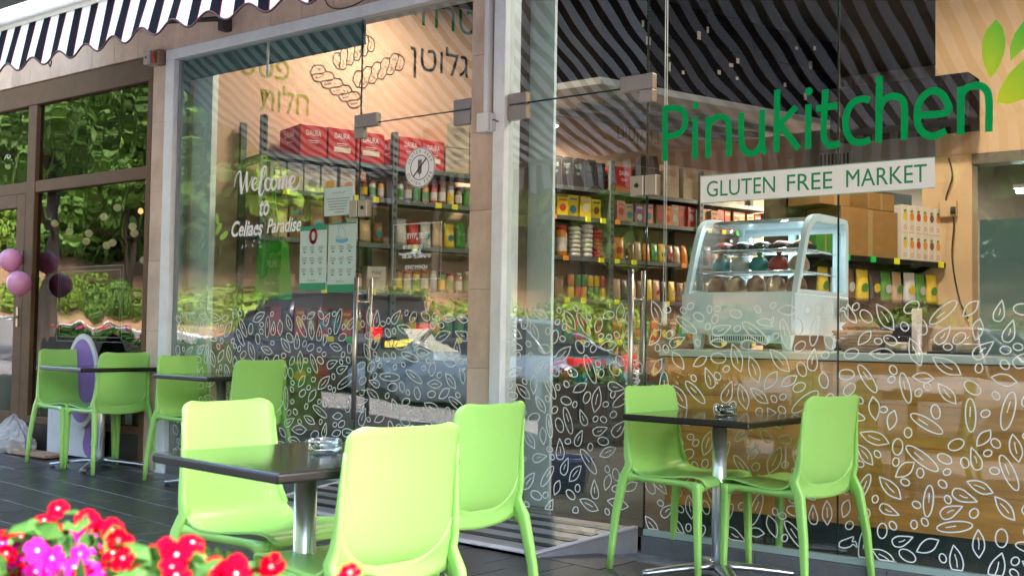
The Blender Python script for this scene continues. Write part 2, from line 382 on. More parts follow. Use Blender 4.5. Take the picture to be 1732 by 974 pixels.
# ================================================================ WHITE FRAMED SHOP WINDOWS
wl = tag(empty('shop_window', (0, 0, 0)), 'left shop window in a white frame with a glass door at its right end', 'shop window')
wr = tag(empty('shop_window', (0, 0, 0)), 'right shop window in a white frame with a glass door at its left end', 'shop window')
def frame_bar(b, parent, nm='frame'): return box(nm, b, M['white_paint'], parent, ch=.004)
gl = ground(-7, 0)
frame_bar((-7.01, -.05, gl-.02, -6.905, .10, 3.045), wl, 'jamb')
frame_bar((-7.01, -.05, 3.047, -4.118, .10, 3.122), wl, 'frame_head')
box('jamb_liner', (-6.903, -.008, gl, -6.875, .08, 3.045), flat('grey_liner', (.25, .28, .31)), wl)
frame_bar((-3.928, -.05, ground(-3.9, 0)-.02, -3.848, .10, 3.045), wr, 'jamb')
frame_bar((-3.928, -.05, 3.047, 2.2, .10, 3.122), wr, 'frame_head')
def pane(x0, x1, z0, z1, parent, nm='glass_pane'):
    o = box(nm, (x0, -.005, z0, x1, .005, z1), M['glass2'] if x0 > -3 else M['glass'], parent)
    e = MB()
    if z1-z0 > .5: e.box(x1-.002, -.0049, z0, x1+.0012, .0049, z1)
    return o
pane(-6.872, -5.03, .15, 3.045, wl)
pane(-5.02, -4.118, 2.385, 3.045, wl, 'transom_glass')
pane(-3.846, -2.955, 2.375, 3.045, wr, 'transom_glass')
pane(-2.942, -1.943, .115, 3.045, wr); pane(-1.935, -.62, .115, 3.045, wr); pane(-.612, 1.4, .115, 3.045, wr)
for x, p, z0, z1 in ((-5.025, wl, .13, 3.045), (-2.9485, wr, .115, 3.045), (-1.939, wr, .115, 3.045), (-.616, wr, .115, 3.045)):
    box('glass_edge', (x-.0028, -.0048, z0, x+.0028, .0048, z1), M['edge'], p)
ch_ = flat('pale_channel', (.36, .45, .43), .35)
box('bottom_channel', (-2.945, -.014, .085, 1.4, .014, .114), ch_, wr); box('bottom_channel', (-6.87, -.014, .155, -5.03, .014, .185), ch_, wl)
box('door_top_rail_gap', (-5.02, -.0045, 2.378, -4.118, .0045, 2.384), M['edge'], wl); box('door_top_rail_gap', (-3.846, -.0045, 2.366, -2.955, .0045, 2.374), M['edge'], wr)
def glass_door(win, x0, x1, z0, z1, free, label=None):
    d = box('glass_door', (x0, -.005, z0, x1, .005, z1), M['glass'], win)
    if label: d['label'] = label
    xf = x0+.0 if free == 'l' else x1; s = 1 if free == 'l' else -1
    # L shaped patch fitting over the free corner and hinge patch at the other top corner
    L = MB(); a, b = sorted((xf-s*.045, xf+s*.15)); L.box(a, -.022, z1-.018, b, .022, z1+.062, ch=.003)
    a, b = sorted((xf-s*.045, xf+s*.035)); L.box(a, -.0215, z1-.085, b, .0215, z1-.02, ch=.003); L.build('corner_patch', M['steel'], d)
    xh = x1 if free == 'l' else x0; a, b = sorted((xh, xh-s*.13))
    MB().box(a, -.022, z1-.085, b, .022, z1-.006, ch=.003).build('hinge_patch', M['steel'], d)
    MB().box(a, -.022, z1+.004, b, .022, z1+.062, ch=.003).build('hinge_patch', M['steel'], d)
    a, b = sorted((xf-s*.072, xf-s*.004)); MB().box(a, -.024, 1.80, b, .024, 1.905, ch=.003).build('lock_case', M['steel'], d)
    a, b = sorted((xf+s*.004, xf+s*.082)); lk = MB().box(a, -.024, 1.80, b, .024, 1.905, ch=.003).build('lock_case', M['steel'], d)
    MB().lathe([(.012, 0), (.012, .004)], 12).build('keyhole', M['black_metal'], d, loc=((a+b)/2, -.0245, 1.855)).rotation_euler.x = R(90)
    for off, yy in ((s*.045+xf, -.062), (s*.045+xf, .062)):
        h = MB(); h.tube([(off, yy, .55), (off, yy, 1.42)], .0145, 14)
        for zz in (.72, 1.27): h.tube([(off, yy, zz), (off, yy*.08, zz)], .009, 8)
        h.build('handle', M['steel'], d)
    return d
dl = glass_door(wl, -5.02, -4.118, .17, 2.378, 'l')
dr = glass_door(wr, -3.846, -2.955, .135, 2.366, 'r')
# stone kerb under the right window, thresholds
kb_ = tag(empty('window_plinth', (0, 0, 0)), 'low grey stone plinth beneath the right shop window', 'plinth')
for k in range(7): MB().box(-2.945+k*.62, -.035, -.12, -2.945+k*.62+.617, .06, .083, ch=.003).build('stone_block', M['concrete'], kb_)
kb2 = tag(empty('window_plinth', (0, 0, 0)), 'low grey stone plinth beneath the left shop window', 'plinth')
for k in range(3): MB().box(-6.9+k*.62, -.035, -.05, -6.9+k*.62+.617, .06, .153, ch=.003).build('stone_block', M['concrete'], kb2)
# door ramps with black anti-slip strips
ramp_top = mat('ramp_stone', (.17, .165, .175), .4, var=.14, scale=14, bump=.1)
ramp_edge = mat('ramp_edge_stone', (.44, .42, .45), .6, var=.12, scale=8)
def ramp(xl, xr, xl2, xr2, yf, zt, label):
    """trapezoid: wall side xl2..xr2 at y=-.04, street side xl..xr at y=yf"""
    r_ = tag(empty('door_ramp', (0, 0, 0)), label, 'ramp')
    g0, g1 = ground(xl, yf)+.012, ground(xr, yf)+.012; g2, g3 = ground(xl2, 0)-.03, ground(xr2, 0)-.03
    m_ = MB(); m_.v = [(xl, yf, g0), (xr, yf, g1), (xr2, -.04, zt), (xl2, -.04, zt), (xl, yf, g0-.06), (xr, yf, g1-.06), (xr2, -.04, g3), (xl2, -.04, g2)]
    for f in ((0,1,2,3),(4,5,1,0),(5,6,2,1),(6,7,3,2),(7,4,0,3)): m_.f.append(f); m_.m.append(0); m_.sm.append(False)
    m_.build('ramp_slab', ramp_top, r_)
    def S(a, b, h=0):
        l = Vector((xl, yf, g0)).lerp(Vector((xl2, -.04, zt)), b); rr = Vector((xr, yf, g1)).lerp(Vector((xr2, -.04, zt)), b); p = l.lerp(rr, a); return (p.x, p.y, p.z+h)
    for b in (.22, .42, .62, .82):
        st = MB(); aa, bb = .03, .955
        st.rings([[S(aa, b, .004), S(bb, b, .004), S(bb, b, -.004), S(aa, b, -.004)], [S(aa, b+.075, .004), S(bb, b+.075, .004), S(bb, b+.075, -.004), S(aa, b+.075, -.004)]], smooth=False)
        st.build('grip_strip', M['black_metal'], r_)
    e = MB(); e.rings([[S(0, 0, .006), S(1, 0, .006), S(1, 0, -.055), S(0, 0, -.055)], [S(0, .07, .006), S(1, .07, .006), S(1, .07, -.055), S(0, .07, -.055)]], smooth=False); e.build('edge_strip', ramp_edge, r_)
    for t in (0, 1):
        e = MB(); s_ = -1 if t else 1; a0, a1 = t, t+s_*.028
        ring = lambda b: [S(a0, b, .0065), S(a1, b, .0065), S(a1, b, -.006), S(a0, b, -.006)]
        e.rings([ring(.071), ring(1)], smooth=False); e.build('edge_strip', ramp_edge, r_)
ramp(-4.35, -3.24, -3.95, -2.96, -.55, .125, 'grey stone ramp with black grip strips at the door of the right window')
ramp(-5.35, -4.25, -5.1, -4.12, -.52, .16, 'grey stone ramp with black grip strips at the door of the left window')
# roller blind strips behind the left window
bl = mat('teal_blind_fabric', (.20, .30, .30), .8, trans=.3)
b1 = tag(empty('roller_blind', (-6, .05, 2.9)), 'rolled down edge of a pale teal blind along the top of the left window', 'blind'); b1.location = (0, 0, 0)
for a, b in ((-6.86, -5.98), (-5.95, -5.03)): MB().box(a, .03, 2.90, b, .033, 3.05).tube([(a, .032, 2.9), (b, .032, 2.9)], .006, 8).build('blind_fabric', bl, b1)
box('cord_guide', (-5.972, .025, 2.82, -5.958, .04, 3.04), M['vinyl'], b1)
cw = flat('cord_white', (.75, .77, .77))
cr = tag(empty('blind_cord', (0, 0, 0)), 'white blind cord with a small weight hanging behind the right window', 'cord')
c = MB(); c.tube([(-2.865, .03, 1.24), (-2.868, .03, 3.04)], .0025, 6).tube([(-2.852, .03, 1.24), (-2.856, .03, 3.04)], .0025, 6); c.build('cord', cw, cr)
MB().lathe([(.004, .09), (.010, .08), (.013, 0), (.008, -.03)], 10).build('weight', cw, cr, loc=(-2.858, .03, 1.17))

# ================================================================ BROWN SHOPFRONT (left)
bs = tag(empty('brown_shopfront', (0, 0, 0)), 'brown aluminium shopfront with tinted glass left of the stone pier', 'shopfront')
def bb(nm, *b): return box(nm, b, M['brown_metal'], bs, ch=.004)
bb('frame_head', -12.6, -.02, 2.94, -7.205, .12, 3.115); bb('mullion', -8.955, -.015, .12, -8.825, .10, 2.938); bb('jamb', -7.262, -.02, .06, -7.203, .12, 2.938)
bb('transom', -8.823, -.01, 2.205, -7.265, .08, 2.30); bb('transom', -12.6, -.01, 2.205, -8.957, .08, 2.30)
bb('sill', -8.823, -.02, .30, -7.265, .1, .36); bb('mullion', -10.1, -.015, .12, -10.02, .10, 2.938)
box('glass_pane', (-8.822, .02, 2.302, -7.264, .03, 2.937), M['tint'], bs); box('glass_pane', (-8.822, .02, .362, -7.264, .03, 2.203), M['tint'], bs)
box('glass_pane', (-10.018, .02, 2.302, -8.957, .03, 2.937), M['tint'], bs); box('glass_pane', (-12.6, .02, .36, -10.102, .03, 2.937), M['tint'], bs)
box('base_panel', (-8.822, .0, .04, -7.264, .06, .298), flat('dark_base_panel', (.02, .014, .012), .35), bs)
bd = tag(empty('door', (0, 0, 0)), 'brown framed glass door'); bd.parent = bs
for b in ((-9.10, -.012, .16, -8.965, .06, 2.203), (-10.01, -.012, .16, -9.9, .06, 2.203), (-9.898, -.012, 2.09, -9.102, .06, 2.203), (-9.898, -.012, .16, -9.102, .06, .38)): box('door_frame', b, M['brown_metal'], bd, ch=.004)
box('door_glass', (-9.9, .02, .38, -9.1, .03, 2.09), M['tint'], bd)
MB().tube([(-9.03, -.012, 1.17), (-9.03, -.06, 1.17), (-9.15, -.065, 1.165)], .011, 10).box(-9.045, -.02, 1.09, -9.015, -.0125, 1.25).build('handle', M['steel'], bd)
MB().tube([(-8.975, -.02, 1.62), (-8.975, -.02, 1.72)], .009, 8).build('hinge', M['galv'], bd)
box('threshold', (-10.1, -.03, .02, -8.827, .1, .158), M['concrete'], bs)
fd = MB(); 
for off in (0, .035): ribbon(fd, Plane((0, .0185, 0), (1, 0, 0), (0, 0, 1)), [(-8.47+off, .98+off), (-7.57-off, .98+off), (-7.57-off, 1.57-off), (-8.47+off, 1.57-off)], .004, closed=True)
tag(fd.build('frame_decal', flat('faint_line', (.30, .30, .29))), 'thin white double outline drawn on the tinted glass pane', 'decal')
# inside of the brown shop
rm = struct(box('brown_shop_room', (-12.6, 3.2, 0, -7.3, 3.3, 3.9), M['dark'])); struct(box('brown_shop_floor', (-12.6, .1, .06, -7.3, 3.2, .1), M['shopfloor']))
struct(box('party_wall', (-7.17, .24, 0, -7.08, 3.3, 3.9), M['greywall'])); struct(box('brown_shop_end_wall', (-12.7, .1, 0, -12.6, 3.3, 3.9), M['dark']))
lb = lit('globe_glow', (1, .97, .9), .04)
gar = tag(empty('globe_garland', (0, 0, 0)), 'string of small white globes hanging inside the tinted window', 'string lights')
GL = [(-9.9, 2.07), (-9.64, 1.98), (-9.32, 1.95), (-9.36, 1.88), (-9.09, 2.09), (-8.88, 2.16), (-8.64, 1.98), (-8.61, 1.92), (-9.03, 1.83), (-8.94, 1.85), (-8.46, 1.68)]
for x, z in GL: MB().lathe([(.001, -.035), (.02, -.029), (.033, -.012), (.035, .0), (.033, .012), (.02, .029), (.001, .035)], 14, (x, .8, z)).build('globe', lb, gar)
wr_ = MB(); wr_.tube(smooth_path([(-10.1, .8, 2.4)]+[(x, .8, z+.04) for x, z in sorted(GL)]+[(-8.2, .8, 1.5)], 3), .002, 4); wr_.build('wire', M['dark'], gar)
for k, (x, z) in enumerate([(-9.12, 2.18), (-8.85, 2.14), (-8.55, 2.17)]):
    tag(MB().lathe([(.001, -.03), (.025, -.01), (.02, .02), (.006, .03)], 12, (x, 1.2, z)).build('ceiling_spot', lit('warm_bulb', (1, .6, .3), .35)), ['leftmost', 'middle', 'rightmost'][k]+' of three small warm bulbs glowing inside the tinted shop window', 'lamp', 'warm bulbs inside the tinted window')

# ================================================================ AWNING
aw = tag(empty('striped_awning', (-3, -2.3, 2.46)), 'black and white striped awning with a scalloped valance and pale front bar', 'awning'); aw.location = (0, 0, 0)
def awning_mat():
    m, t, b = base('awning_stripes'); N = t.nodes; L = t.links
    tc = N.new('ShaderNodeTexCoord'); sp = N.new('ShaderNodeSeparateXYZ'); L.new(tc.outputs['Object'], sp.inputs[0])
    mu = N.new('ShaderNodeMath'); mu.operation = 'MULTIPLY'; mu.inputs[1].default_value = 1/.122; L.new(sp.outputs['X'], mu.inputs[0])
    fr = N.new('ShaderNodeMath'); fr.operation = 'FRACT'; L.new(mu.outputs[0], fr.inputs[0])
    gt_ = N.new('ShaderNodeMath'); gt_.operation = 'GREATER_THAN'; gt_.inputs[1].default_value = .46; L.new(fr.outputs[0], gt_.inputs[0])
    g2 = N.new('ShaderNodeMath'); g2.operation = 'COMPARE'; g2.inputs[1].default_value = .46; g2.inputs[2].default_value = .018; L.new(fr.outputs[0], g2.inputs[0])
    mx = N.new('ShaderNodeMixRGB'); mx.inputs[1].default_value = (.006, .007, .012, 1); b.inputs['Specular IOR Level'].default_value = .1; mx.inputs[2].default_value = (.80, .80, .82, 1); L.new(gt_.outputs[0], mx.inputs[0])
    m2 = N.new('ShaderNodeMixRGB'); m2.inputs[2].default_value = (.35, .05, .06, 1); L.new(g2.outputs[0], m2.inputs[0]); L.new(mx.outputs[0], m2.inputs[1])
    L.new(m2.outputs[0], b.inputs['Base Color']); b.inputs['Roughness'].default_value = .8
    tr = N.new('ShaderNodeBsdfTranslucent'); L.new(m2.outputs[0], tr.inputs['Color']); mi = N.new('ShaderNodeMixShader'); mi.inputs[0].default_value = .2
    L.new(b.outputs[0], mi.inputs[1]); L.new(tr.outputs[0], mi.inputs[2]); L.new(mi.outputs[0], N['Material Output'].inputs['Surface'])
    return m
M['awning'] = awning_mat()
mb = MB(); X0, X1 = -7.9, 2.6; n = 120; nyy = 44
for j in range(nyy+1):
    t = j/nyy; y = -2.3+2.28*t; zb = 2.475+1.09*t-.15*math.sin(math.pi*t)
    for i in range(n+1):
        x = X0+(X1-X0)*i/n; mb.v.append((x+.012*math.sin(y*11+x*.7), y, zb+.010*math.sin(y*11+x*1.1)*math.sin(math.pi*t)))
for j in range(nyy):
    for i in range(n): a = j*(n+1)+i; mb.f.append((a, a+1, a+n+2, a+n+1)); mb.m.append(0); mb.sm.append(True)
mb.build('awning_fabric', M['awning'], aw)
mb = MB(); n = 840; nz = 6
def vx(x, t):
    sw = math.sin(x*1.9)*.5+math.sin(x*4.3+1)*.3
    return (x+(-.045)*t*(1+.3*sw), -2.335+.05*t*sw-.03*t, 2.455-t*(.215+.022*math.cos(2*math.pi*x/.205)))
for j in range(nz+1):
    for i in range(n+1): mb.v.append(vx(X0+(X1-X0)*i/n, j/nz))
for j in range(nz):
    for i in range(n): a = j*(n+1)+i; mb.f.append((a, a+1, a+n+2, a+n+1)); mb.m.append(0); mb.sm.append(True)
mb.build('valance', M['awning'], aw)
mb = MB(); mb.tube([vx(X0+(X1-X0)*i/n, 1.0) for i in range(n+1)], .0045, 5); mb.build('valance_piping', flat('dark_piping', (.05, .01, .015)), aw)
MB().box(X0, -2.37, 2.458, X1, -2.29, 2.53, ch=.008).box(X0, -2.345, 2.44, X1, -2.325, 2.457).build('front_bar', mat('pale_bar', (.62, .66, .70), .4, dirt=((.35, .35, .35), 8, .4), var=.04), aw)
for x in (-6.32, -1.4):
    MB().box(x-.03, -.10, 3.16, x+.03, -.02, 3.30, ch=.004).tube([(x, -.09, 3.24), (x-.45, -.22, 3.26), (x-.9, -1.2, 2.9), (x-.3, -2.29, 2.49)], [.018, .018, .018, .015], 8).build('folding_arm', flat('dark_bracket', (.03, .025, .025), .5), aw)
for x in (-4.6, -6.05): MB().tube([(x, -2.33, 2.27), (x, -2.33, 2.235), (x+.012, -2.33, 2.222), (x+.02, -2.33, 2.235), (x+.02, -2.33, 2.25)], .003, 6).build('tie_hook', M['black_metal'], aw)
# small fixtures on the wall
sb = tag(empty('switch_box', (-7.12, -.06, 3.08)), 'small grey switch box with a red key on the stone above the pier', 'switch box')
MB().box(-.075, -.055, -.05, .005, .04, .05, ch=.006).build('housing', flat('box_grey', (.45, .40, .36)), sb); MB().box(.007, -.03, -.055, .075, .04, .055, ch=.006).build('housing', flat('box_brown', (.26, .17, .13)), sb)
MB().tube([(.04, -.035, .03), (.045, -.045, -.02), (.05, -.045, -.05)], [.014, .012, .006], 8).build('red_key', flat('key_red', (.6, .06, .02)), sb); MB().lathe([(.008, 0), (.008, .004)], 10, (0, 0, 0)).build('keyhole', M['black_metal'], sb, loc=(-.04, -.056, .0)).rotation_euler.x = R(90)
jb = tag(empty('junction_box', (-3.955, -.06, 2.27)), 'white junction box with a conduit on the stone pillar between the windows', 'junction box')
MB().box(-.055, -.04, -.055, .03, .04, .055, ch=.006).build('housing', flat('box_white', (.68, .69, .72)), jb); MB().box(.031, -.03, -.05, .05, .04, .05, ch=.004).build('housing', flat('box_white2', (.55, .56, .6)), jb)
MB().box(-.028, -.012, .057, .0, .04, .80, ch=.004).build('conduit', flat('conduit_white', (.70, .69, .70)), jb); MB().tube([(.045, -.02, .01), (.062, -.02, .01), (.075, 0, -.0)], .004, 6).build('cable', M['galv'], jb)
lc = MB(); lc.tube(smooth_path([(-5.35, -.03, 3.24), (-5.3, -.04, 3.17), (-5.18, -.04, 3.13), (-5.0, -.04, 3.15), (-4.9, -.03, 3.22)], 6), .004, 6)
tag(lc.build('loose_cable', M['brown_metal']), 'thin loose cable drooping on the stone above the left window', 'cable')
# ================================================================ CHAIRS
def chair_profile():
    # (y, z, half width, edge forward curl, normal hint)
    P = [(.222, .418, .178), (.214, .440, .192), (.195, .452, .198), (.15, .455, .203), (.08, .448, .208), (.0, .440, .212), (-.08, .436, .215), (-.13, .438, .216), (-.168, .450, .214), (-.192, .475, .210), (-.205, .510, .206), (-.213, .56, .203), (-.221, .62, .201), (-.230, .69, .199), (-.239, .76, .197), (-.246, .805, .1955), (-.249, .822, .190), (-.2505, .833, .181), (-.2515, .8395, .166), (-.252, .841, .145)]
    return smooth_path(P, 3)
def chair_grid():
    pr = chair_profile(); nu = 16; n = len(pr); G = []
    for i, (y, z, hw) in enumerate(pr):
        a, b = pr[max(i-1, 0)], pr[min(i+1, n-1)]; ty, tz = b[0]-a[0], b[1]-a[1]; l = math.hypot(ty, tz); ty /= l; tz /= l
        ny, nz = -tz*-1, ty*-1      # towards sitter: rotate tangent
        ny, nz = tz, -ty
        s = i/(n-1)
        # raised rim: slight on the seat, strong at the bend, moderate on the back
        bend = math.exp(-((s-.46)/.10)**2); rim = .006+.018*bend+(.016 if s > .5 else 0)*min(1, (s-.5)*6 if s > .5 else 0)*(1-.5*max(0, (s-.8)/.2))
        row = []
        for k in range(nu+1):
            u = -1+2*k/nu; e = abs(u)**2.6
            row.append(Vector((u*hw, y+ny*rim*e, z+nz*rim*e)))
        G.append(row)
    return G
def shell_pieces():
    G = chair_grid(); n = len(G); nu = len(G[0])-1; T = .0065
    def nrm(i, k):
        a = G[min(i+1, n-1)][k]-G[max(i-1, 0)][k]; b = G[i][min(k+1, nu)]-G[i][max(k-1, 0)]; v = b.cross(a); return v.normalized() if v.length > 1e-9 else Vector((0, 1, 0))
    NN = [[nrm(i, k) for k in range(nu+1)] for i in range(n)]
    def make(i0, i1, nm, capt, capb):
        mb = MB(); w_ = nu+1; rows = i1-i0+1; norms = []
        for side in (1, -1):
            for i in range(i0, i1+1):
                for k in range(w_):
                    mb.v.append(G[i][k]+NN[i][k]*T*side*.5); norms.append(NN[i][k]*side)
        off = rows*w_
        for j in range(rows-1):
            for k in range(nu):
                a = j*w_+k; mb.f.append((a, a+1, a+w_+1, a+w_)); mb.m.append(0); mb.sm.append(True)
                b = off+a; mb.f.append((b, b+w_, b+w_+1, b+1)); mb.m.append(0); mb.sm.append(True)
        for j in range(rows-1):
            for k in (0, nu):
                a = j*w_+k; b = off+a; f = (a, a+w_, b+w_, b) if k == 0 else (a, b, b+w_, a+w_); mb.f.append(f); mb.m.append(0); mb.sm.append(False)
        for j, on in ((0, capb), (rows-1, capt)):
            if on:
                for k in range(nu):
                    a = j*w_+k; b = off+a; f = (a, b, b+1, a+1) if j == 0 else (a, a+1, b+1, b); mb.f.append(f); mb.m.append(0); mb.sm.append(False)
        me = mb.mesh(nm, M['chair'])
        return me, G, NN
    n0 = int(n*.47)
    return make(0, n0, 'seat', False, True)[0], make(n0, n-1, 'backrest', True, False)[0], G
seat_me, back_me, CG = shell_pieces()
def sect(c, hx, hy, r=.35, n=10):
    """rounded rectangular section in the XY plane"""
    o = []
    for k in range(12):
        a = 2*math.pi*(k+.5)/12; cx, sy = math.cos(a), math.sin(a); p = .5
        o.append((c[0]+hx*math.copysign(abs(cx)**p, cx), c[1]+hy*math.copysign(abs(sy)**p, sy), c[2]))
    return o
def chair_meshes():
    res = {}
    for s in (-1, 1):
        # front leg
        rs = [sect((s*(.196+.004*(1-t)), .203-.012*t, .445*t), .0115+.007*t+.004*(t > .9), .0125+.008*t) for t in (0, .3, .6, .85, .93, .985)]
        res['f', s] = MB().rings(rs).mesh('leg', M['chair'])
        # rear leg, running up the outside of the backrest
        pts = [(.243, -.268, 0, .0115, .0145), (.236, -.258, .12, .0125, .0160), (.227, -.246, .25, .0140, .0185), (.217, -.226, .36, .0155, .0215), (.211, -.212, .43, .0145, .025)]
        for row in CG:
            e = row[-1]
            if e.z > .485 and e.z < .79 and row is not CG[-1] and e.z > pts[-1][2]+.03:
                t = (e.z-.485)/.305; pts.append((e.x-.001, e.y-.009*(1-t)-.001, e.z, .0085*(1-t)**1.2+.0035, .018*(1-t)**1.3+.0038))
        rs = [sect((s*a, b, c), hx, hy) for a, b, c, hx, hy in pts]
        res['r', s] = MB().rings(rs).mesh('leg', M['chair'])
        # side apron with an arched lower edge
        mb = MB(); N_ = 16
        rs = []
        for k in range(N_+1):
            t = k/N_; y = .195-.40*t; top = .442+.0*t+(.018*max(0, (t-.72)/.28)**1.5); a_ = .5*(1-math.cos(2*math.pi*t))
            drop = .062-.034*min(1, math.sin(math.pi*t)*2.2); xo = .199+.010*t
            rs.append([(s*(xo+.006), y, top-drop), (s*(xo+.007), y, top-.002), (s*(xo-.006), y, top-.001), (s*(xo-.010), y, top-drop)])
        mb.rings(rs, closed=True); res['s', s] = mb.mesh('side_apron', M['chair'])
    # rear apron between the rear legs
    mb = MB(); rs = []
    mid = [r_[8] for r_ in CG]; edge = [r_[-1] for r_ in CG]
    def ysh(z, e):
        z_ = max(z, .47); best = min(range(len(mid)//2-4, len(mid)), key=lambda i: abs(mid[i].z-z_)); return mid[best].y+(edge[best].y-mid[best].y)*e
    for k in range(25):
        u = -1+2*k/24; e = abs(u)**2.6; x = u*(.208 if True else 0); top = .468+.13*abs(u)**4; bot = .405+.020*u*u
        col = [bot+(top-bot)*q/5 for q in range(6)]
        rs.append([(x*(1-.03*q/5), ysh(z, e)-.0115+.006*q/5, z) for q, z in enumerate(col)]+[(x*(1-.03*q/5), ysh(z, e)+.002, z) for q, z in reversed(list(enumerate(col)))])
    mb.rings(rs); res['b', 0] = mb.mesh('rear_apron', M['chair'])
    mb = MB(); rs = []
    for k in range(13):
        u = -1+2*k/12; x = u*.186; bot = .400+.022*(1-u*u)
        rs.append([(x, .214, bot), (x, .214, .432), (x, .202, .436), (x, .202, bot)])
    mb.rings(rs); res['a', 0] = mb.mesh('front_apron', M['chair'])
    return res
CM = chair_meshes()
def linkme(me, name, parent): o = bpy.data.objects.new(name, me); COL.objects.link(o); o.parent = parent; return o
def make_chair():
    c = empty('plastic_chair', (0, 0, 0))
    linkme(seat_me, 'seat', c); linkme(back_me, 'backrest', c)
    for k in (('f', -1), ('f', 1), ('r', -1), ('r', 1)): linkme(CM[k], 'leg', c)
    for k in (('s', -1), ('s', 1)): linkme(CM[k], 'side_apron', c)
    linkme(CM['b', 0], 'rear_apron', c); linkme(CM['a', 0], 'front_apron', c)
    for s in (-1, 1): MB().box(s*.2-.013, .195, -.001, s*.2+.013, .217, .004).build('foot_pad', M['rubber'], c) if False else None
    return c
CH = [(-7.711, -.25, -4.9, 'lime green chair at the far left table, facing right before the brown shopfront'),
      (-7.288, -.265, 176.3, 'lime green chair seen from behind, between the far left table and the stone pier'),
      (-6.376, -.144, -3.0, 'lime green chair left of the table that stands before the left shop window'),
      (-5.93, -.16, 174, 'lime green chair right of the table that stands before the left shop window'),
      (-2.55, -.272, -7.5, 'lime green chair left of the table that stands before the wooden counter'),
      (-2.08, -.215, 167, 'lime green plastic chair seen from behind, right of the table before the wooden counter'),
      (-2.913, -2.457, .7, 'pale sunlit green plastic chair on the left side of the nearest table'),
      (-2.325, -2.655, 171.7, 'nearest pale green chair, back to the viewer, right of the front table'),
      (-2.699, -1.846, 180, 'pale green plastic chair standing behind the front table, left of the pillar foot')]
c0 = make_chair()
for k, (x, y, a, l) in enumerate(CH):
    c = c0 if k == 0 else copy_tree(c0)
    c.location = (x, y, ground(x, y)+.001); c.rotation_euler.z = R(a-90); tag(c, l, 'chair', 'green plastic chairs on the pavement')
# ================================================================ TABLES
M['column'] = mat('satin_column', (.86, .86, .86), .33, .85)
def make_table():
    t = empty('bistro_table', (0, 0, 0)); h = .316
    MB().box(-h, -h, .706, h, h, .735, ch=.004).build('tabletop', [M['table']], t)
    MB().box(-h-.0015, -h-.0015, .708, h+.0015, h+.0015, .731, ch=.004).build('edge_band', M['tedge'], t)
    MB().lathe([(.033, .06), (.033, .70)], 24).build('column', M['column'], t)
    MB().lathe([(.09, .698), (.09, .7055)], 20).build('top_plate', M['black_metal'], t)
    MB().lathe([(.055, .045), (.054, .06), (.046, .075), (.034, .082)], 20).build('hub', M['cast'], t)
    arm = MB(); rs = []
    for q in (0, .15, .4, .7, .93, 1):
        r_ = .03+q*.32; z = .072-.040*q**1.3; hw = .040-.016*q; th = .022-.010*q
        rs.append([(r_, -hw, z-th), (r_, -hw*.9, z), (r_, -hw*.4, z+.006), (r_, hw*.4, z+.006), (r_, hw*.9, z), (r_, hw, z-th)])
    arm.rings(rs); ame = arm.mesh('foot_arm', M['cast']); fme = MB().lathe([(.012, .014), (.012, .008), (.02, .006), (.02, 0)], 12, (.335, 0, 0)).mesh('levelling_foot', M['rubber'])
    for k in range(4):
        a = linkme(ame, 'foot_arm', t); a.rotation_euler.z = R(45+90*k); f = linkme(fme, 'levelling_foot', a)
    return t
TB = [(-7.36, -.27, -5.4, 'black square cafe table farthest left, before the brown shopfront'), (-6.08, -.20, -3.9, 'black square cafe table in front of the left shop window'),
      (-2.48, -2.70, -6.4, 'nearest black square cafe table with a glass ashtray, ringed by three pale chairs'), (-2.36, -.33, -3, 'black square cafe table with an ashtray in front of the wooden counter window')]
t0 = make_table()
for k, (x, y, a, l) in enumerate(TB):
    t = t0 if k == 0 else copy_tree(t0)
    t.location = (x, y, ground(x, y)+.001); t.rotation_euler.z = R(a); tag(t, l, 'table', 'black cafe tables on the pavement')
def ashtray(x, y, z, l):
    a = MB(); a.lathe([(.001, 0), (.044, 0), (.050, .004), (.051, .012), (.048, .016), (.051, .022), (.050, .034), (.046, .036), (.043, .034), (.040, .016), (.034, .008), (.001, .007)], 28)
    o = a.build('glass_ashtray', M['aglass']); o.location = (x, y, z); tag(o, l, 'ashtray')
ashtray(-2.51, -2.60, ground(-2.44, -2.69)+.738, 'round clear glass ashtray on the nearest black table')
ashtray(-2.36, -.27, ground(-2.37, -.33)+.738, 'round clear glass ashtray on the black table before the wooden counter')

# ================================================================ FLOWERS IN PLANTERS
def petal_mesh(mt):
    mb = MB()
    for k in range(5):
        a = 2*math.pi*k/5; c, s = math.cos(a), math.sin(a)
        pts = [(.001, 0, 0), (.007, .0052, .0008), (.0135, .0105, .0012), (.0195, .0112, .0), (.0222, .004, -.0018), (.0215, -.005, .0005), (.0145, -.0095, .0032), (.007, -.0048, .002)]
        i = len(mb.v); mb.v += [(p[0]*c-p[1]*s, p[0]*s+p[1]*c, p[2]) for p in pts]; mb.f.append(tuple(range(i, i+8))); mb.m.append(0); mb.sm.append(True)
    i = len(mb.v); mb.v += [(.0028*math.cos(2*math.pi*k/8), .0028*math.sin(2*math.pi*k/8), .0022) for k in range(8)]; mb.f.append(tuple(range(i, i+8))); mb.m.append(1); mb.sm.append(False)
    return mb.mesh('blossom', [mt, M['eye']])
pet = [petal_mesh(M['red_petal']), petal_mesh(M['pink_petal'])]
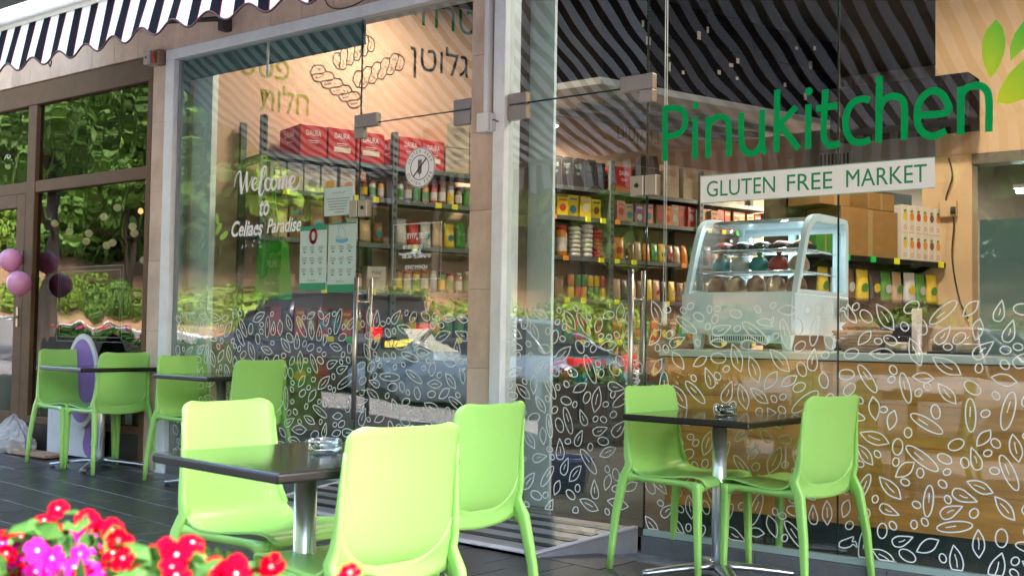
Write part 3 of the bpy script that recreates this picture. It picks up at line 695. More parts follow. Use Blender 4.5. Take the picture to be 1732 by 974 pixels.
def leaf_cloud(mb, n, cen, rad, size, thin=1, aspect=1.8, upbias=.6, zmin=None, inner=.35, rng=random):
    for _ in range(n):
        while True:
            d = Vector((rng.uniform(-1, 1), rng.uniform(-1, 1), rng.uniform(-1, 1)))
            if inner < d.length < 1: break
        p = Vector((cen[0]+d.x*rad[0], cen[1]+d.y*rad[1], cen[2]+d.z*rad[2]))
        if zmin is not None and p.z < zmin: continue
        nr = (d+Vector((rng.gauss(0, .6), rng.gauss(0, .6), rng.gauss(0, .6)+upbias))).normalized()
        t = nr.cross(Vector((rng.gauss(0, 1), rng.gauss(0, 1), rng.gauss(0, .4)))).normalized(); b = nr.cross(t); s = size*rng.uniform(.6, 1.35); a = s*aspect/2; c = s/2
        i = len(mb.v); q = nr*s*.14
        mb.v += [p-t*a, p-t*a*.2-b*c*.9+q, p+t*a*.55-b*c*.55+q, p+t*a, p+t*a*.55+b*c*.55+q, p-t*a*.2+b*c*.9+q]
        mb.f.append((i, i+1, i+2, i+3, i+4, i+5)); mb.m.append(0); mb.sm.append(False)
FLOW = [(-1.378, -4.132, 0.843, 0), (-1.409, -4.071, 0.819, 0), (-1.515, -4.106, 0.786, 0), (-1.514, -4.059, 0.785, 0), (-1.565, -4.055, 0.761, 0), (-1.187, -4.167, 0.831, 0), (-1.43, -4.177, 0.808, 0), (-1.722, -4.013, 0.719, 0), (-1.483, -4.128, 0.749, 0), (-1.424, -4.133, 0.772, 0), (-1.483, -3.981, 0.751, 0), (-1.229, -4.086, 0.796, 0), (-1.355, -4.013, 0.755, 0), (-1.208, -4.085, 0.778, 0), (-1.199, -4.052, 0.81, 0), (-1.096, -4.15, 0.822, 0), (-1.173, -4.053, 0.793, 0), (-1.225, -4.006, 0.765, 0), (-1.175, -4.075, 0.787, 0), (-1.136, -4.032, 0.791, 0), (-1.053, -4.046, 0.799, 0), (-1.147, -4.167, 0.795, 0), (-1.435, -4.028, 0.736, 0), (-0.904, -4.062, 0.815, 0), (-1.155, -4.12, 0.819, 0), (-1.249, -4.174, 0.785, 0), (-1.605, -4.007, 0.709, 0), (-1.525, -4.085, 0.726, 0), (-1.156, -4.036, 0.778, 0), (-1.135, -4.004, 0.771, 0), (-1.375, -4.037, 0.76, 0), (-1.772, -3.996, 0.677, 0), (-1.464, -4.101, 0.814, 0), (-1.537, -4.02, 0.757, 1), (-1.432, -4.091, 0.751, 1), (-1.539, -3.993, 0.769, 1), (-1.541, -4.004, 0.74, 1), (-1.335, -4.161, 0.785, 1), (-1.445, -4.153, 0.782, 1), (-1.292, -4.137, 0.78, 1), (-1.581, -3.987, 0.705, 1)]
pl_top = .60
def planter(x, label): 
    g = ground(x, -4.1)
    p = tag(empty('flower_planter', (x, -4.1, g)), label, 'planter', 'planters along the pavement edge')
    MB().box(-.5, -.17, 0, .5, -.13, pl_top, ch=.006).box(-.5, .13, 0, .5, .17, pl_top, ch=.006).box(-.5, -.1295, 0, -.46, .1295, pl_top, ch=.004).box(.46, -.1295, 0, .5, .1295, pl_top, ch=.004).build('trough', M['planter'], p)
    MB().box(-.459, -.129, .45, .459, .129, .57).build('potting_soil', M['soil'], p)
    return g
def blossom_at(parent, base_loc, P, kind, k):
    o = bpy.data.objects.new('blossom', pet[kind]); COL.objects.link(o); o.parent = parent; o.location = Vector(P)-Vector(base_loc)
    toc = (CAM-Vector(P)).normalized(); d = (toc*.75+Vector((random.gauss(0, .45), random.gauss(0, .45), .55+random.gauss(0, .3)))).normalized()
    e = d.to_track_quat('Z', 'Y').to_euler(); o.rotation_euler = e; s = random.uniform(.56, .80); o.scale = (s, s, s); o.delta_rotation_euler = (0, 0, 0)
rf = random.Random(5)
names_ = {}
XP = [-.36, -1.42, -4.9, -5.96, -11.9, -12.96, -14.02, -15.08]
PN = ['', '', 'near right', 'near left', 'far rightmost', 'far second', 'far third', 'far leftmost']
for k in range(8):
    x = XP[k]
    where = 'leaning over the corner of the view in front of the nearest table' if k == 1 else ('just right of the nearest blossoms' if k == 0 else '')
    lab = ['grey planter trough at the near right end of the pavement edge', 'grey planter trough under the pink and red blossoms nearest the camera'][k] if k < 2 else '%s dark planter trough of those seen mirrored in the shop glass' % PN[k]
    g = planter(x, lab)
    loc = (x, -4.1, g+.57)
    fp = empty('vinca_plant', loc)
    tag(fp, ['low vinca bush with few blossoms at the near right pavement edge', 'vinca bush with red and magenta blossoms filling the bottom left corner'][k] if k < 2 else '%s red vinca bush of those seen mirrored in the shop glass' % PN[k], 'flowers', 'vinca bushes in the planters')
    mb = MB()
    if k == 1:
        for (X, Y, Z, c) in FLOW:
            leaf_cloud(mb, 16, (X-x, Y+4.1-.0, Z-loc[2]-.035), (.06, .05, .03), .022, rng=rf, inner=.1)
            mb.tube([(X-x, Y+4.1, Z-loc[2]-.003), ((X-x)*.9, (Y+4.1)*.5, -.02)], .0015, 4)
        leaf_cloud(mb, 1500, (0, 0, .04), (.52, .2, .14), .024, rng=rf)
    elif k == 0:
        leaf_cloud(mb, 1200, (0, 0, .04), (.5, .17, .08), .03, rng=rf)
    else: leaf_cloud(mb, 500, (0, 0, .07), (.5, .18, .15), .045, rng=rf)
    tag(mb.build('foliage', M['vleaf'], fp), kind='stuff')
    if k == 1:
        for i, (X, Y, Z, c) in enumerate(FLOW):
            blossom_at(fp, loc, (X, Y, Z), c, i)
            for _ in range(2 if c == 0 else 0): blossom_at(fp, loc, (X+rf.uniform(-.035, .035), Y+rf.uniform(-.03, .03), Z-rf.uniform(.004, .03)), 0, i)
            if c == 1:
                for _ in range(5): blossom_at(fp, loc, (X+rf.uniform(-.03, .03), Y+rf.uniform(-.02, .02), Z+rf.uniform(-.02, .015)), 1, i)
        for i in range(260): 
            X = x+rf.uniform(-.5, .48); lim = .80-(X+1.5)*.0 if X < -1 else .80
            blossom_at(fp, loc, (X, -4.1+rf.uniform(-.2, .2), rf.uniform(.64, .735)), 0 if rf.random() < .75 else 1, i)
    elif k == 0:
        for i in range(10): blossom_at(fp, loc, (x+rf.uniform(-.5, .5), -4.1+rf.uniform(-.15, .15), g+.66), 0, i)
    else:
        for i in range(18): 
            blossom_at(fp, loc, (x+rf.uniform(-.5, .5), -4.1+rf.uniform(-.17, .17), g+rf.uniform(.68, .80)), 0 if rf.random() < .8 else 1, i)
        for c in fp.children:
            if c.name.startswith('blossom'): c.scale = [q*1.5 for q in c.scale]; 
# ================================================================ THINGS BY THE WALL, LEFT
def balloon(x, y, z, r, l):
    b = tag(empty('balloon', (x, y, z)), l, 'balloon', 'pink balloons on the brown door')
    MB().lathe([(.001, -r*1.12), (r*.25, -r*1.05), (r*.62, -r*.82), (r*.93, -r*.35), (r, .08*r), (r*.9, r*.5), (r*.6, r*.84), (r*.25, r*1.0), (.001, r*1.03)], 28).build('skin', M['balloon'], b)
    MB().lathe([(.002, -.02), (.012, -.012), (.002, 0)], 8, (0, 0, -r*1.12)).build('knot', M['balloon'], b)
balloon(-8.935, -.14, 1.637, .092, 'upper of two pink balloons hanging on the brown door frame')
balloon(-8.755, -.16, 1.44, .098, 'lower of two pink balloons hanging on the brown door frame')
g = ground(-8, -.1)
sg = tag(empty('a_frame_sign', (-8.0, -.1, g)), 'white and purple pavement sign with an oval top behind the far left table', 'sign')
mb = MB(); pts = [(-.36, .02), (.33, .02), (.33, .5), (-.36, .5)]; mb.prism(pts, 'y', 0, .035); mb.build('panel', M['signwhite'], sg)
o = MB(); o.prism(ellipse(.13, .60, .22, .36, 0, 28), 'y', -.02, -.002); o.build('oval_border', M['signwhite'], sg)
o = MB(); fan(o, Plane((0, -.0215, 0), (1, 0, 0), (0, 0, 1)), ellipse(.13, .60, .185, .32, 0, 28)); o.build('oval_face', M['purple'], sg)
o = MB(); pp = Plane((0, -.0235, 0), (1, 0, 0), (0, 0, 1)); ribbon(o, pp, smooth_path([(.33, .02), (.2, .1), (.22, .25), (.12, .42), (.02, .48)], 5), .10); 
for i in range(len(o.v)): o.v[i] = (min(max(o.v[i][0], -.355), .325), -.003, min(max(o.v[i][2], .022), .495))
o.build('swirl_print', M['purple'], sg)
o = MB(); text(o, Plane((0, -.0225, 0), (1, 0, 0), (0, 0, 1)), 'coffee', .06, .60, .28, .68); o.f = o.f[:0]; 
MB().box(-.36, .10, .0, .33, .12, .5).build('rear_panel', M['signwhite'], sg)
# clear plastic bag on a plank
from mathutils import noise
bgm = MB()
for cx, hz, rx, ry in ((.02, .27, .27, .13), (-.27, .17, .26, .12)):
    rs = []
    for a in range(15):
        t = a/14; rr = max(.02, math.cos(t*math.pi/2)**.7)
        ring_ = []
        for q in range(40):
            an = q*math.pi/20; p = Vector((math.cos(an)*2.2, math.sin(an)*2.2, t*2.5+cx*5)); d = 1+.30*(noise.noise(p*1.3)+.6*abs(noise.noise(p*3.1))-.2)+.05*noise.noise(p*9)
            ring_.append((cx+rx*rr*d*math.cos(an), ry*rr*d*math.sin(an), -.03+hz*t*(1+.22*noise.noise(p*1.7))+.012*noise.noise(p*6)))
        rs.append(ring_)
    bgm.rings(rs, smooth=False)
o = bgm.build('plastic_bag', M['plastic_bag'], loc=(-8.72, -.2, ground(-8.7, -.2)+.035)); tag(o, 'crumpled clear plastic bag lying by the brown door threshold', 'bag')
o = MB().box(-.4, -.09, 0, .42, .09, .022, ch=.004).build('wooden_plank', M['plank'], loc=(-8.45, -.22, ground(-8.5, -.2)+.003)); tag(o, 'short wooden plank lying under the plastic bag', 'plank')
# grit and dry bits scattered on the paving
lt = MB(); rl2 = random.Random(77)
for _ in range(260):
    x, y = rl2.uniform(-9.5, -1), rl2.choice((rl2.uniform(-.3, -.04), rl2.uniform(-3.4, -.1))); s = rl2.uniform(.003, .012); g = ground(x, y)+.0025; an = rl2.uniform(0, 6.28)
    pts = [(x+s*math.cos(an+q*1.57)*(1 if q % 2 else .45), y+s*math.sin(an+q*1.57)*(1 if q % 2 else .45), g+(.002 if q == 1 else 0)) for q in range(4)]
    lt.quad(*pts)
tag(lt.build('litter', mat('dry_litter', (.20, .12, .06), .9, var=.5, scale=20)), 'fine grit and dry leaf bits scattered over the dark paving', 'litter', kind='stuff')
PIN= [[(-2.846, 2.251), (-2.843, 1.97)], [(-2.846, 2.238), (-2.79, 2.234), (-2.745, 2.217), (-2.726, 2.172), (-2.739, 2.124), (-2.778, 2.098), (-2.845, 2.097)], [(-2.673, 2.172), (-2.673, 1.966)], [(-2.601, 2.169), (-2.601, 1.965)], [(-2.6, 2.115), (-2.58, 2.15), (-2.543, 2.164), (-2.508, 2.152), (-2.489, 2.113), (-2.488, 1.963)], [(-2.423, 2.17), (-2.422, 2.04), (-2.406, 1.987), (-2.374, 1.969), (-2.337, 1.979), (-2.314, 2.019)], [(-2.313, 2.172), (-2.314, 2.019), (-2.308, 1.982), (-2.292, 1.965)], [(-2.237, 2.26), (-2.241, 1.963)], [(-2.141, 2.168), (-2.224, 2.094)], [(-2.224, 2.096), (-2.128, 1.967)], [(-2.082, 2.172), (-2.083, 1.964)], [(-2.0, 2.232), (-2.008, 2.041), (-1.999, 1.99), (-1.971, 1.969), (-1.93, 1.978)], [(-2.045, 2.147), (-1.941, 2.151)], [(-1.793, 2.157), (-1.829, 2.168), (-1.874, 2.153), (-1.901, 2.101), (-1.902, 2.041), (-1.879, 1.988), (-1.838, 1.97), (-1.79, 1.98)], [(-1.749, 2.262), (-1.752, 1.962)], [(-1.749, 2.114), (-1.729, 2.151), (-1.69, 2.164), (-1.651, 2.147), (-1.637, 2.102), (-1.639, 1.964)], [(-1.575, 2.066), (-1.454, 2.066), (-1.46, 2.12), (-1.486, 2.156), (-1.523, 2.166), (-1.561, 2.141), (-1.58, 2.095), (-1.578, 2.027), (-1.552, 1.984), (-1.51, 1.968), (-1.459, 1.987)], [(-1.398, 2.171), (-1.398, 1.964)], [(-1.398, 2.122), (-1.377, 2.159), (-1.332, 2.168), (-1.297, 2.148), (-1.283, 2.099), (-1.284, 1.965)]]
DOTS= [(-2.671, 2.234), (-2.08, 2.233)]
LEAF= [[(-1.255, 2.44), (-1.293, 2.399), (-1.312, 2.346), (-1.31, 2.28), (-1.294, 2.222), (-1.275, 2.189), (-1.244, 2.229), (-1.222, 2.286), (-1.215, 2.341), (-1.226, 2.398)], [(-1.275, 2.189), (-1.287, 2.23), (-1.29, 2.296), (-1.279, 2.369), (-1.284, 2.295), (-1.281, 2.229)], [(-1.196, 2.253), (-1.2, 2.306), (-1.183, 2.364), (-1.145, 2.415), (-1.119, 2.432), (-1.111, 2.38), (-1.132, 2.319), (-1.162, 2.282)], [(-1.257, 2.087), (-1.236, 2.149), (-1.205, 2.201), (-1.146, 2.253), (-1.095, 2.268), (-1.078, 2.221), (-1.095, 2.141), (-1.147, 2.088), (-1.206, 2.072)], [(-1.247, 2.132), (-1.222, 2.171), (-1.179, 2.202), (-1.137, 2.219), (-1.179, 2.196), (-1.221, 2.161)]]
WEL= [[(-6.241, 2.069, 0.0038), (-6.232, 2.118, 0.0051), (-6.212, 2.16, 0.0064), (-6.179, 2.173, 0.0128), (-6.173, 2.102, 0.0256), (-6.161, 2.017, 0.0231)], [(-6.161, 2.02, 0.0103), (-6.137, 2.089, 0.0077), (-6.116, 2.161, 0.0103)], [(-6.108, 2.168, 0.0205), (-6.112, 2.087, 0.0256), (-6.101, 2.027, 0.0205)], [(-6.101, 2.032, 0.0077), (-6.071, 2.095, 0.0064), (-6.049, 2.131, 0.0064)], [(-6.053, 2.072, 0.0064), (-6.017, 2.08, 0.0103), (-5.999, 2.106, 0.0103), (-6.019, 2.118, 0.0128), (-6.043, 2.098, 0.0231), (-6.046, 2.061, 0.0231), (-6.022, 2.036, 0.0154), (-5.98, 2.051, 0.0051)], [(-5.98, 2.051, 0.0051), (-5.937, 2.118, 0.0064), (-5.91, 2.174, 0.0103), (-5.927, 2.192, 0.0128), (-5.947, 2.161, 0.0231), (-5.965, 2.077, 0.0256), (-5.973, 2.013, 0.0231), (-5.949, 1.999, 0.0103), (-5.915, 2.047, 0.0051)], [(-5.869, 2.093, 0.0128), (-5.889, 2.108, 0.0128), (-5.912, 2.084, 0.0231), (-5.912, 2.05, 0.0231), (-5.886, 2.026, 0.0154), (-5.851, 2.053, 0.0064)], [(-5.825, 2.101, 0.0128), (-5.848, 2.09, 0.0205), (-5.855, 2.055, 0.0231), (-5.83, 2.027, 0.0179), (-5.804, 2.05, 0.0154), (-5.8, 2.084, 0.0128), (-5.821, 2.101, 0.0103)], [(-5.805, 2.092, 0.0064), (-5.774, 2.097, 0.0064)], [(-5.777, 2.106, 0.0103), (-5.772, 2.058, 0.0218), (-5.777, 2.021, 0.0205)], [(-5.775, 2.053, 0.0064), (-5.749, 2.104, 0.0103), (-5.736, 2.105, 0.0154), (-5.736, 2.061, 0.0218), (-5.743, 2.023, 0.0205)], [(-5.741, 2.05, 0.0064), (-5.711, 2.106, 0.0103), (-5.696, 2.105, 0.0154), (-5.699, 2.058, 0.0218), (-5.698, 2.026, 0.0179), (-5.671, 2.033, 0.0064)], [(-5.673, 2.043, 0.0064), (-5.635, 2.059, 0.0103), (-5.618, 2.089, 0.0103), (-5.64, 2.103, 0.0128), (-5.664, 2.076, 0.0231), (-5.659, 2.034, 0.0231), (-5.626, 2.009, 0.0154), (-5.581, 2.039, 0.0103), (-5.564, 2.09, 0.0077)]]
# ================================================================ LETTERING AND DECALS ON THE GLASS
wl_ = tag(empty('window_lettering', (0, 0, 0)), 'large green shop name lettering across the top of the right window', 'lettering')
for nm_, ids, dt in (('P', (0, 1), ()), ('i', (2,), (0,)), ('n', (3, 4), ()), ('u', (5, 6), ()), ('k', (7, 8, 9), ()), ('i', (10,), (1,)), ('t', (11, 12), ()), ('c', (13,), ()), ('h', (14, 15), ()), ('e', (16,), ()), ('n', (17, 18), ())):
    o = MB()
    for q_, k in enumerate(ids): ribbon(o, GP, smooth_path(PIN[k], 5) if len(PIN[k]) > 2 else PIN[k], .031, h=q_*.0003, ramp=.000004)
    for k in dt: fan(o, GP, ellipse(DOTS[k][0], DOTS[k][1], .0185, .0185, 0, 20))
    o.build('letter', M['green_vinyl'], wl_)
def leafgrad():
    m, t, b = base('leaf_logo_print'); N = t.nodes; L = t.links; tc = N.new('ShaderNodeTexCoord'); sp = N.new('ShaderNodeSeparateXYZ'); L.new(tc.outputs['Object'], sp.inputs[0])
    ad = N.new('ShaderNodeMath'); ad.operation = 'MULTIPLY_ADD'; ad.inputs[1].default_value = .9; L.new(sp.outputs['X'], ad.inputs[0]); L.new(sp.outputs['Z'], ad.inputs[2])
    mr = N.new('ShaderNodeMapRange'); mr.inputs['From Min'].default_value = 1.00; mr.inputs['From Max'].default_value = 1.40; L.new(ad.outputs[0], mr.inputs['Value'])
    mx = N.new('ShaderNodeMixRGB'); mx.inputs[1].default_value = (.62, .78, .02, 1); mx.inputs[2].default_value = (.04, .55, .04, 1); L.new(mr.outputs[0], mx.inputs[0]); L.new(mx.outputs[0], b.inputs['Base Color']); return m
lm = leafgrad(); lg = MB()
for k in (0, 2, 3): fan(lg, GP, LEAF[k] if k == 0 else LEAF[k])
tag(lg.build('leaf_logo', lm), 'three green and yellow printed leaves at the end of the shop name', 'logo')
sgn = tag(empty('name_sign', (0, 0, 0)), 'white strip sign reading gluten free market under the green lettering', 'sign')
MB().box(-2.64, -.0075, 1.745, -1.507, -.0056, 1.875).build('sign_plate', M['vinyl'], sgn)
pl9 = Plane((0, -.0085, 0), (1, 0, 0), (0, 0, 1))
for t_, a_, b_ in (('GLUTEN', -2.605, -2.245), ('FREE', -2.185, -1.965), ('MARKET', -1.90, -1.54)):
    o = MB(); text(o, pl9, t_, a_, 1.772, b_, 1.85); o.build('printed_word', flat('sign_green', (0, .26, .11)), sgn)
o = MB(); eg = flat('sign_trim', (.25, .5, .42))
for a in ((-2.642, 1.741, -1.505, 1.745), (-2.642, 1.875, -1.505, 1.879)): rect(o, pl9, *a)
o.build('sign_trim', eg, sgn)
# Welcome lettering
o = MB()
for k, p in enumerate(WEL): ribbon(o, GP, smooth_path(p, 5), .01, h=k*.0003, ramp=.00001)
tag(o.build('welcome_lettering', M['vinyl']), 'white brush script word Welcome on the left window', 'lettering')
o = MB(); text(o, GP, 'to', -5.97, 1.855, -5.87, 1.965, bold=.02, shear=.25); tag(o.build('welcome_lettering', M['vinyl']), 'small white word to, under the Welcome script', 'lettering')
o = MB(); text(o, GP, 'Celiacs', -6.26, 1.725, -5.93, 1.835, bold=.022, shear=.3); text(o, GP, 'Paradise', -5.89, 1.735, -5.55, 1.835, bold=.022, shear=.3)
tag(o.build('welcome_lettering', M['vinyl']), 'white italic words Celiacs Paradise on the left window', 'lettering')
# small leaf sticker left of the lettering
o = MB(); 
for cx, cz, a, b, an in ((-6.42, 1.86, .045, .02, 1.9), (-6.40, 1.79, .05, .022, .9), (-6.34, 1.74, .05, .022, .5)): fan(o, GP, ellipse(cx, cz, a, b, an, 14))
tag(o.build('leaf_sticker', flat('leaf_lime', (.25, .5, .03))), 'three small lime leaves stuck left of the Celiacs Paradise words', 'sticker')
# gluten free seal
sl_ = tag(empty('round_seal', (0, 0, 0)), 'round white gluten free seal with a crossed ear of grain', 'sticker')
cx, cz, r_ = -4.515, 2.07, .122
o = MB(); fan(o, GP, ellipse(cx, cz, r_, r_, 0, 40)); o.build('seal_disc', M['vinyl'], sl_)
P2 = Plane((0, -.0078, 0), (1, 0, 0), (0, 0, 1)); o = MB(); sk = flat('seal_brown', (.09, .055, .06))
ribbon(o, P2, ellipse(cx, cz, r_*.96, r_*.96, 0, 40), .004, closed=True); ribbon(o, P2, ellipse(cx, cz, r_*.60, r_*.60, 0, 32), .005, closed=True)
ribbon(o, P2, [(cx-.05, cz-.05), (cx+.05, cz+.05)], .010)
for k in range(6):
    for s in (-1, 1): fan(o, P2, ellipse(cx+s*.009, cz-.03+k*.014, .010, .0055, s*.9, 8))
ribbon(o, P2, [(cx, cz-.058), (cx, cz+.055)], .004)
def arc_text(s, r0, a0, a1, hgt, flip=False):
    for i, ch in enumerate(s):
        if ch == ' ': continue
        a = a0+(a1-a0)*i/(len(s)-1); px_, pz_ = cx+math.cos(a)*r0, cz+math.sin(a)*r0
        t = a-math.pi/2 if not flip else a+math.pi/2
        pl = Plane((px_, P2.o.y, pz_), (math.cos(t), 0, math.sin(t)), (-math.sin(t), 0, math.cos(t))); wd = .0062 if ch != 'I' else .0015
        text(o, pl, ch, -wd, -hgt/2, wd, hgt/2)
arc_text('GLUTEN FREE', .096, R(158), R(22), .020); arc_text('GLUTEN FREE', .096, R(202), R(338), .020, True)
o.build('seal_print', sk, sl_)
# opening hours
hr = tag(empty('opening_hours', (0, 0, 0)), 'white opening hours in Hebrew inside a dotted frame on the left door', 'lettering')
o = MB()
def dots(x0, z0, x1, z1, st):
    n = int((x1-x0)/st); m_ = int((z1-z0)/st)
    for i in range(n+1):
        for z in (z0, z1): fan(o, GP, ellipse(x0+(x1-x0)*i/n, z, .0042, .0042, 0, 6))
    for j in range(1, m_):
        for x in (x0, x1): fan(o, GP, ellipse(x, z0+(z1-z0)*j/m_, .0035, .0035, 0, 6))
dots(-4.72, 1.405, -4.335, 1.735, .014); o.build('dotted_frame', M['vinyl'], hr)
o = MB(); text(o, GP, '\u05d4\u05d7\u05d9\u05ea\u05e4 \u05ea\u05d5\u05e2\u05e9', -4.62, 1.645, -4.44, 1.68, bold=.008); o.build('hours_line', M['vinyl'], hr)
o = MB(); text(o, GP, "09:00-20:00 \u05d4-\u05d0", -4.64, 1.585, -4.42, 1.612, bold=.008); o.build('hours_line', M['vinyl'], hr)
o = MB(); text(o, GP, "08:30-15:00 \u05d9\u05e9\u05d9\u05e9", -4.645, 1.53, -4.415, 1.557, bold=.008); o.build('hours_line', M['vinyl'], hr)
o = MB(); text(o, GP, '0747399434', -4.62, 1.462, -4.44, 1.488, bold=.008); o.build('hours_line', M['vinyl'], hr)

# posters on the inside/outside of the glass
pgreen = flat('poster_green', (.0, .28, .12)); ppale = mat('poster_paper', (.52, .66, .62), .5, var=.04)
def poster(x0, x1, z0, z1, label, head, motif):
    p = tag(empty('menu_poster', (0, 0, 0)), label, 'poster'); rnd_ = random.Random(int(-x0*100))
    MB().box(x0, -.0075, z0, x1, -.0056, z1).build('paper', ppale, p); P_ = Plane((0, -.0085, 0), (1, 0, 0), (0, 0, 1)); W_ = x1-x0; H_ = z1-z0
    o = MB(); rect(o, P_, x0, z1-head, x1, z1); rect(o, P_, x0, z0, x1, z0+H_*.11)
    for r in range(3):
        for c in range(3): rect(o, P_, x0+W_*(.14+.3*c), z0+H_*(.24+.17*r), x0+W_*(.14+.3*c)+.022, z0+H_*(.24+.17*r)+.009)
    text(o, P_, 'Pinukitchen', x0+W_*.32, z0+H_*.14, x0+W_*.62, z0+H_*.17); o.build('green_print', pgreen, p)
    o = MB()
    for r in range(3):
        for c in range(3):
            for l_ in range(3): a = x0+W_*(.07+.3*c)+rnd_.uniform(0, .01); rect(o, P_, a, z0+H_*(.28+.17*r)+l_*.010, a+W_*.2*rnd_.uniform(.7, 1), z0+H_*(.28+.17*r)+l_*.010+.004)
    o.build('small_print', M['grayink'], p)['kind'] = 'stuff'
    o = MB(); P3 = Plane((0, -.0095, 0), (1, 0, 0), (0, 0, 1)); mx_, mz = x0+W_*.5, z1-H_*.16
    if motif == 'oval':
        for k in range(24): a = 2*math.pi*k/24; fan(o, P3, ellipse(mx_+.028*math.cos(a), mz+.042*math.sin(a), .013, .008, a, 8))
        o.build('oval_motif', flat('berry_print', (.45, .02, .06)), p)
    else:
        for pts in ([(-.02, .06), (-.035, .02), (-.02, -.02), (0, -.03), (.03, -.02), (.025, .02), (.0, .04), (-.02, .06)], [(-.03, -.02), (-.05, -.01)], [(.0, .04), (.01, .08), (.03, .05)], [(-.05, .07), (-.03, .03)]): ribbon(o, P3, smooth_path([(mx_+a, mz+b) for a, b in pts], 4), .0025)
        o.build('sketch_motif', M['grayink'], p); o = MB(); ribbon(o, P3, smooth_path([(mx_-.055, mz-.035), (mx_-.02, mz-.045), (mx_+.02, mz-.045), (mx_+.055, mz-.035)], 4), .022); o.build('ribbon_motif', flat('sky_print', (.1, .42, .62)), p)
poster(-5.555, -5.305, 1.35, 1.765, 'pale menu poster with a berry red oval, left of the pair on the window', .03, 'oval')
poster(-5.29, -5.04, 1.335, 1.77, 'pale menu poster with a line sketch and blue ribbon, right of the pair', .008, 'sketch')
nt_ = tag(empty('paper_notice', (0, 0, 0)), 'small pale paper notice stuck above the two menu posters', 'notice')
MB().box(-5.335, -.0075, 1.82, -5.075, -.0056, 2.0).build('paper', ppale, nt_).rotation_euler.y = 0
o = MB(); P_ = Plane((0, -.0085, 0), (1, 0, 0), (0, 0, 1)); text(o, P_, '\u05dd\u05e8\u05e7\u05d9 \u05ea\u05d5\u05d7\u05d5\u05e7\u05dc', -5.26, 1.955, -5.14, 1.972)
for k in range(5): rect(o, P_, -5.31+.006*k, 1.925-k*.017, -5.10-.01*k, 1.930-k*.017)
rect(o, P_, -5.24, 1.838, -5.15, 1.843); o.build('small_print', M['grayink'], nt_)['kind'] = 'stuff'
# leaf and seed outlines along the lower part of all glass
rl = random.Random(11)
def leaf_shape(kind, L_):
    if kind == 'o': return ellipse(0, 0, L_*.5, L_*.38, 0, 12), []
    if kind == 'oval': return ellipse(0, 0, L_*.5, L_*.31, 0, 16), []
    if kind == 'long': return ellipse(0, 0, L_*.5, L_*.15, 0, 18), [[(-L_*.25, 0), (L_*.05, L_*.02)]]
    up_s = smooth_path([(-.5, 0), (-.2, .17), (.15, .19), (.5, .0)], 5); lo_s = smooth_path([(.5, 0), (.2, -.19), (-.15, -.17), (-.5, 0)], 5)
    if kind == 'leaf': return [(a*L_, b*L_) for a, b in up_s+lo_s[1:-1]], [[(-L_*.22, -.01*L_), (0, L_*.015), (L_*.2, 0)]]
    if kind == 'leaf0': return [(a*L_, b*L_*1.1) for a, b in up_s+lo_s[1:-1]], []
    dr = smooth_path([(.5, 0), (.2, .15), (-.15, .25), (-.42, .16), (-.48, 0), (-.42, -.16), (-.15, -.22), (.2, -.12), (.5, 0)], 4)
    if kind == 'drop': return [(a*L_, b*L_) for a, b in dr[:-1]], [[(-L_*.2, .02*L_), (0, L_*.04), (L_*.12, 0)]]
    sp_ = [(-.45, -.05), (-.2, .12), (.1, .16), (.3, .1), (.42, .28), (.45, .02), (.3, -.02), (.45, -.2), (.1, -.2), (-.2, -.18)]
    return [(a*L_, b*L_) for a, b in smooth_path(sp_+[sp_[0]], 3)[:-1]], []
KN = [('long', .135, .15), ('leaf', .115, .2), ('drop', .095, .19), ('leaf0', .09, .17), ('sprout', .085, .19), ('oval', .065, .31), ('o', .036, .38)]
def leaf_field(x0, x1, z0, z1, nm, label):
    occ = []; o = MB(); cell = .06; grid = {}
    def samples(cx, cz, L_, asp, an):
        n = max(1, int(L_/.02)); c, s = math.cos(an), math.sin(an)
        return [(cx+c*t, cz+s*t, L_*asp*.95) for t in [(-.5+ (i+.5)/n)*(L_-L_*asp) for i in range(n)]]
    def free(ss, gap):
        for x, z, r in ss:
            gx, gz = int(x//cell), int(z//cell)
            for a in range(gx-2, gx+3):
                for b in range(gz-2, gz+3):
                    for (X, Z, Rr) in grid.get((a, b), ()):
                        if (x-X)**2+(z-Z)**2 < (r+Rr+gap)**2: return False
        return True
    area = (x1-x0)*(z1-z0)
    plan = [(k, int(area*q)) for k, q in ((0, 13), (1, 17), (2, 15), (3, 11), (4, 2), (5, 24), (6, 50))]
    for k, cnt in plan:
        kind, L0, asp = KN[k]
        done = tries = 0
        while done < cnt and tries < cnt*60:
            tries += 1; L_ = L0*1.12*rl.uniform(.85, 1.12); an = rl.gauss(R(-55) if k in (0, 1) else R(40), .75) if k < 5 else rl.uniform(0, 3.14)
            cx, cz = rl.uniform(x0+.03, x1-.03), rl.uniform(z0+.01, z1-L_*.3)
            ss = samples(cx, cz, L_, asp, an)
            if not free(ss, .010): continue
            for x, z, r in ss: grid.setdefault((int(x//cell), int(z//cell)), []).append((x, z, r))
            c, s = math.cos(an), math.sin(an); fl = rl.choice((-1, 1))
            outl, inn = leaf_shape(kind, L_)
            T_ = lambda p: (min(max(cx+c*p[0]-s*p[1]*fl, x0+.004), x1-.004), max(cz+s*p[0]+c*p[1]*fl, z0))
            ribbon(o, GP, [T_(p) for p in outl], .0056, closed=True)
            for q in inn: ribbon(o, GP, [T_(p) for p in q], .0046)
            done += 1
    return tag(o.build(nm, M['vinyl']), label, 'decal', kind=None)
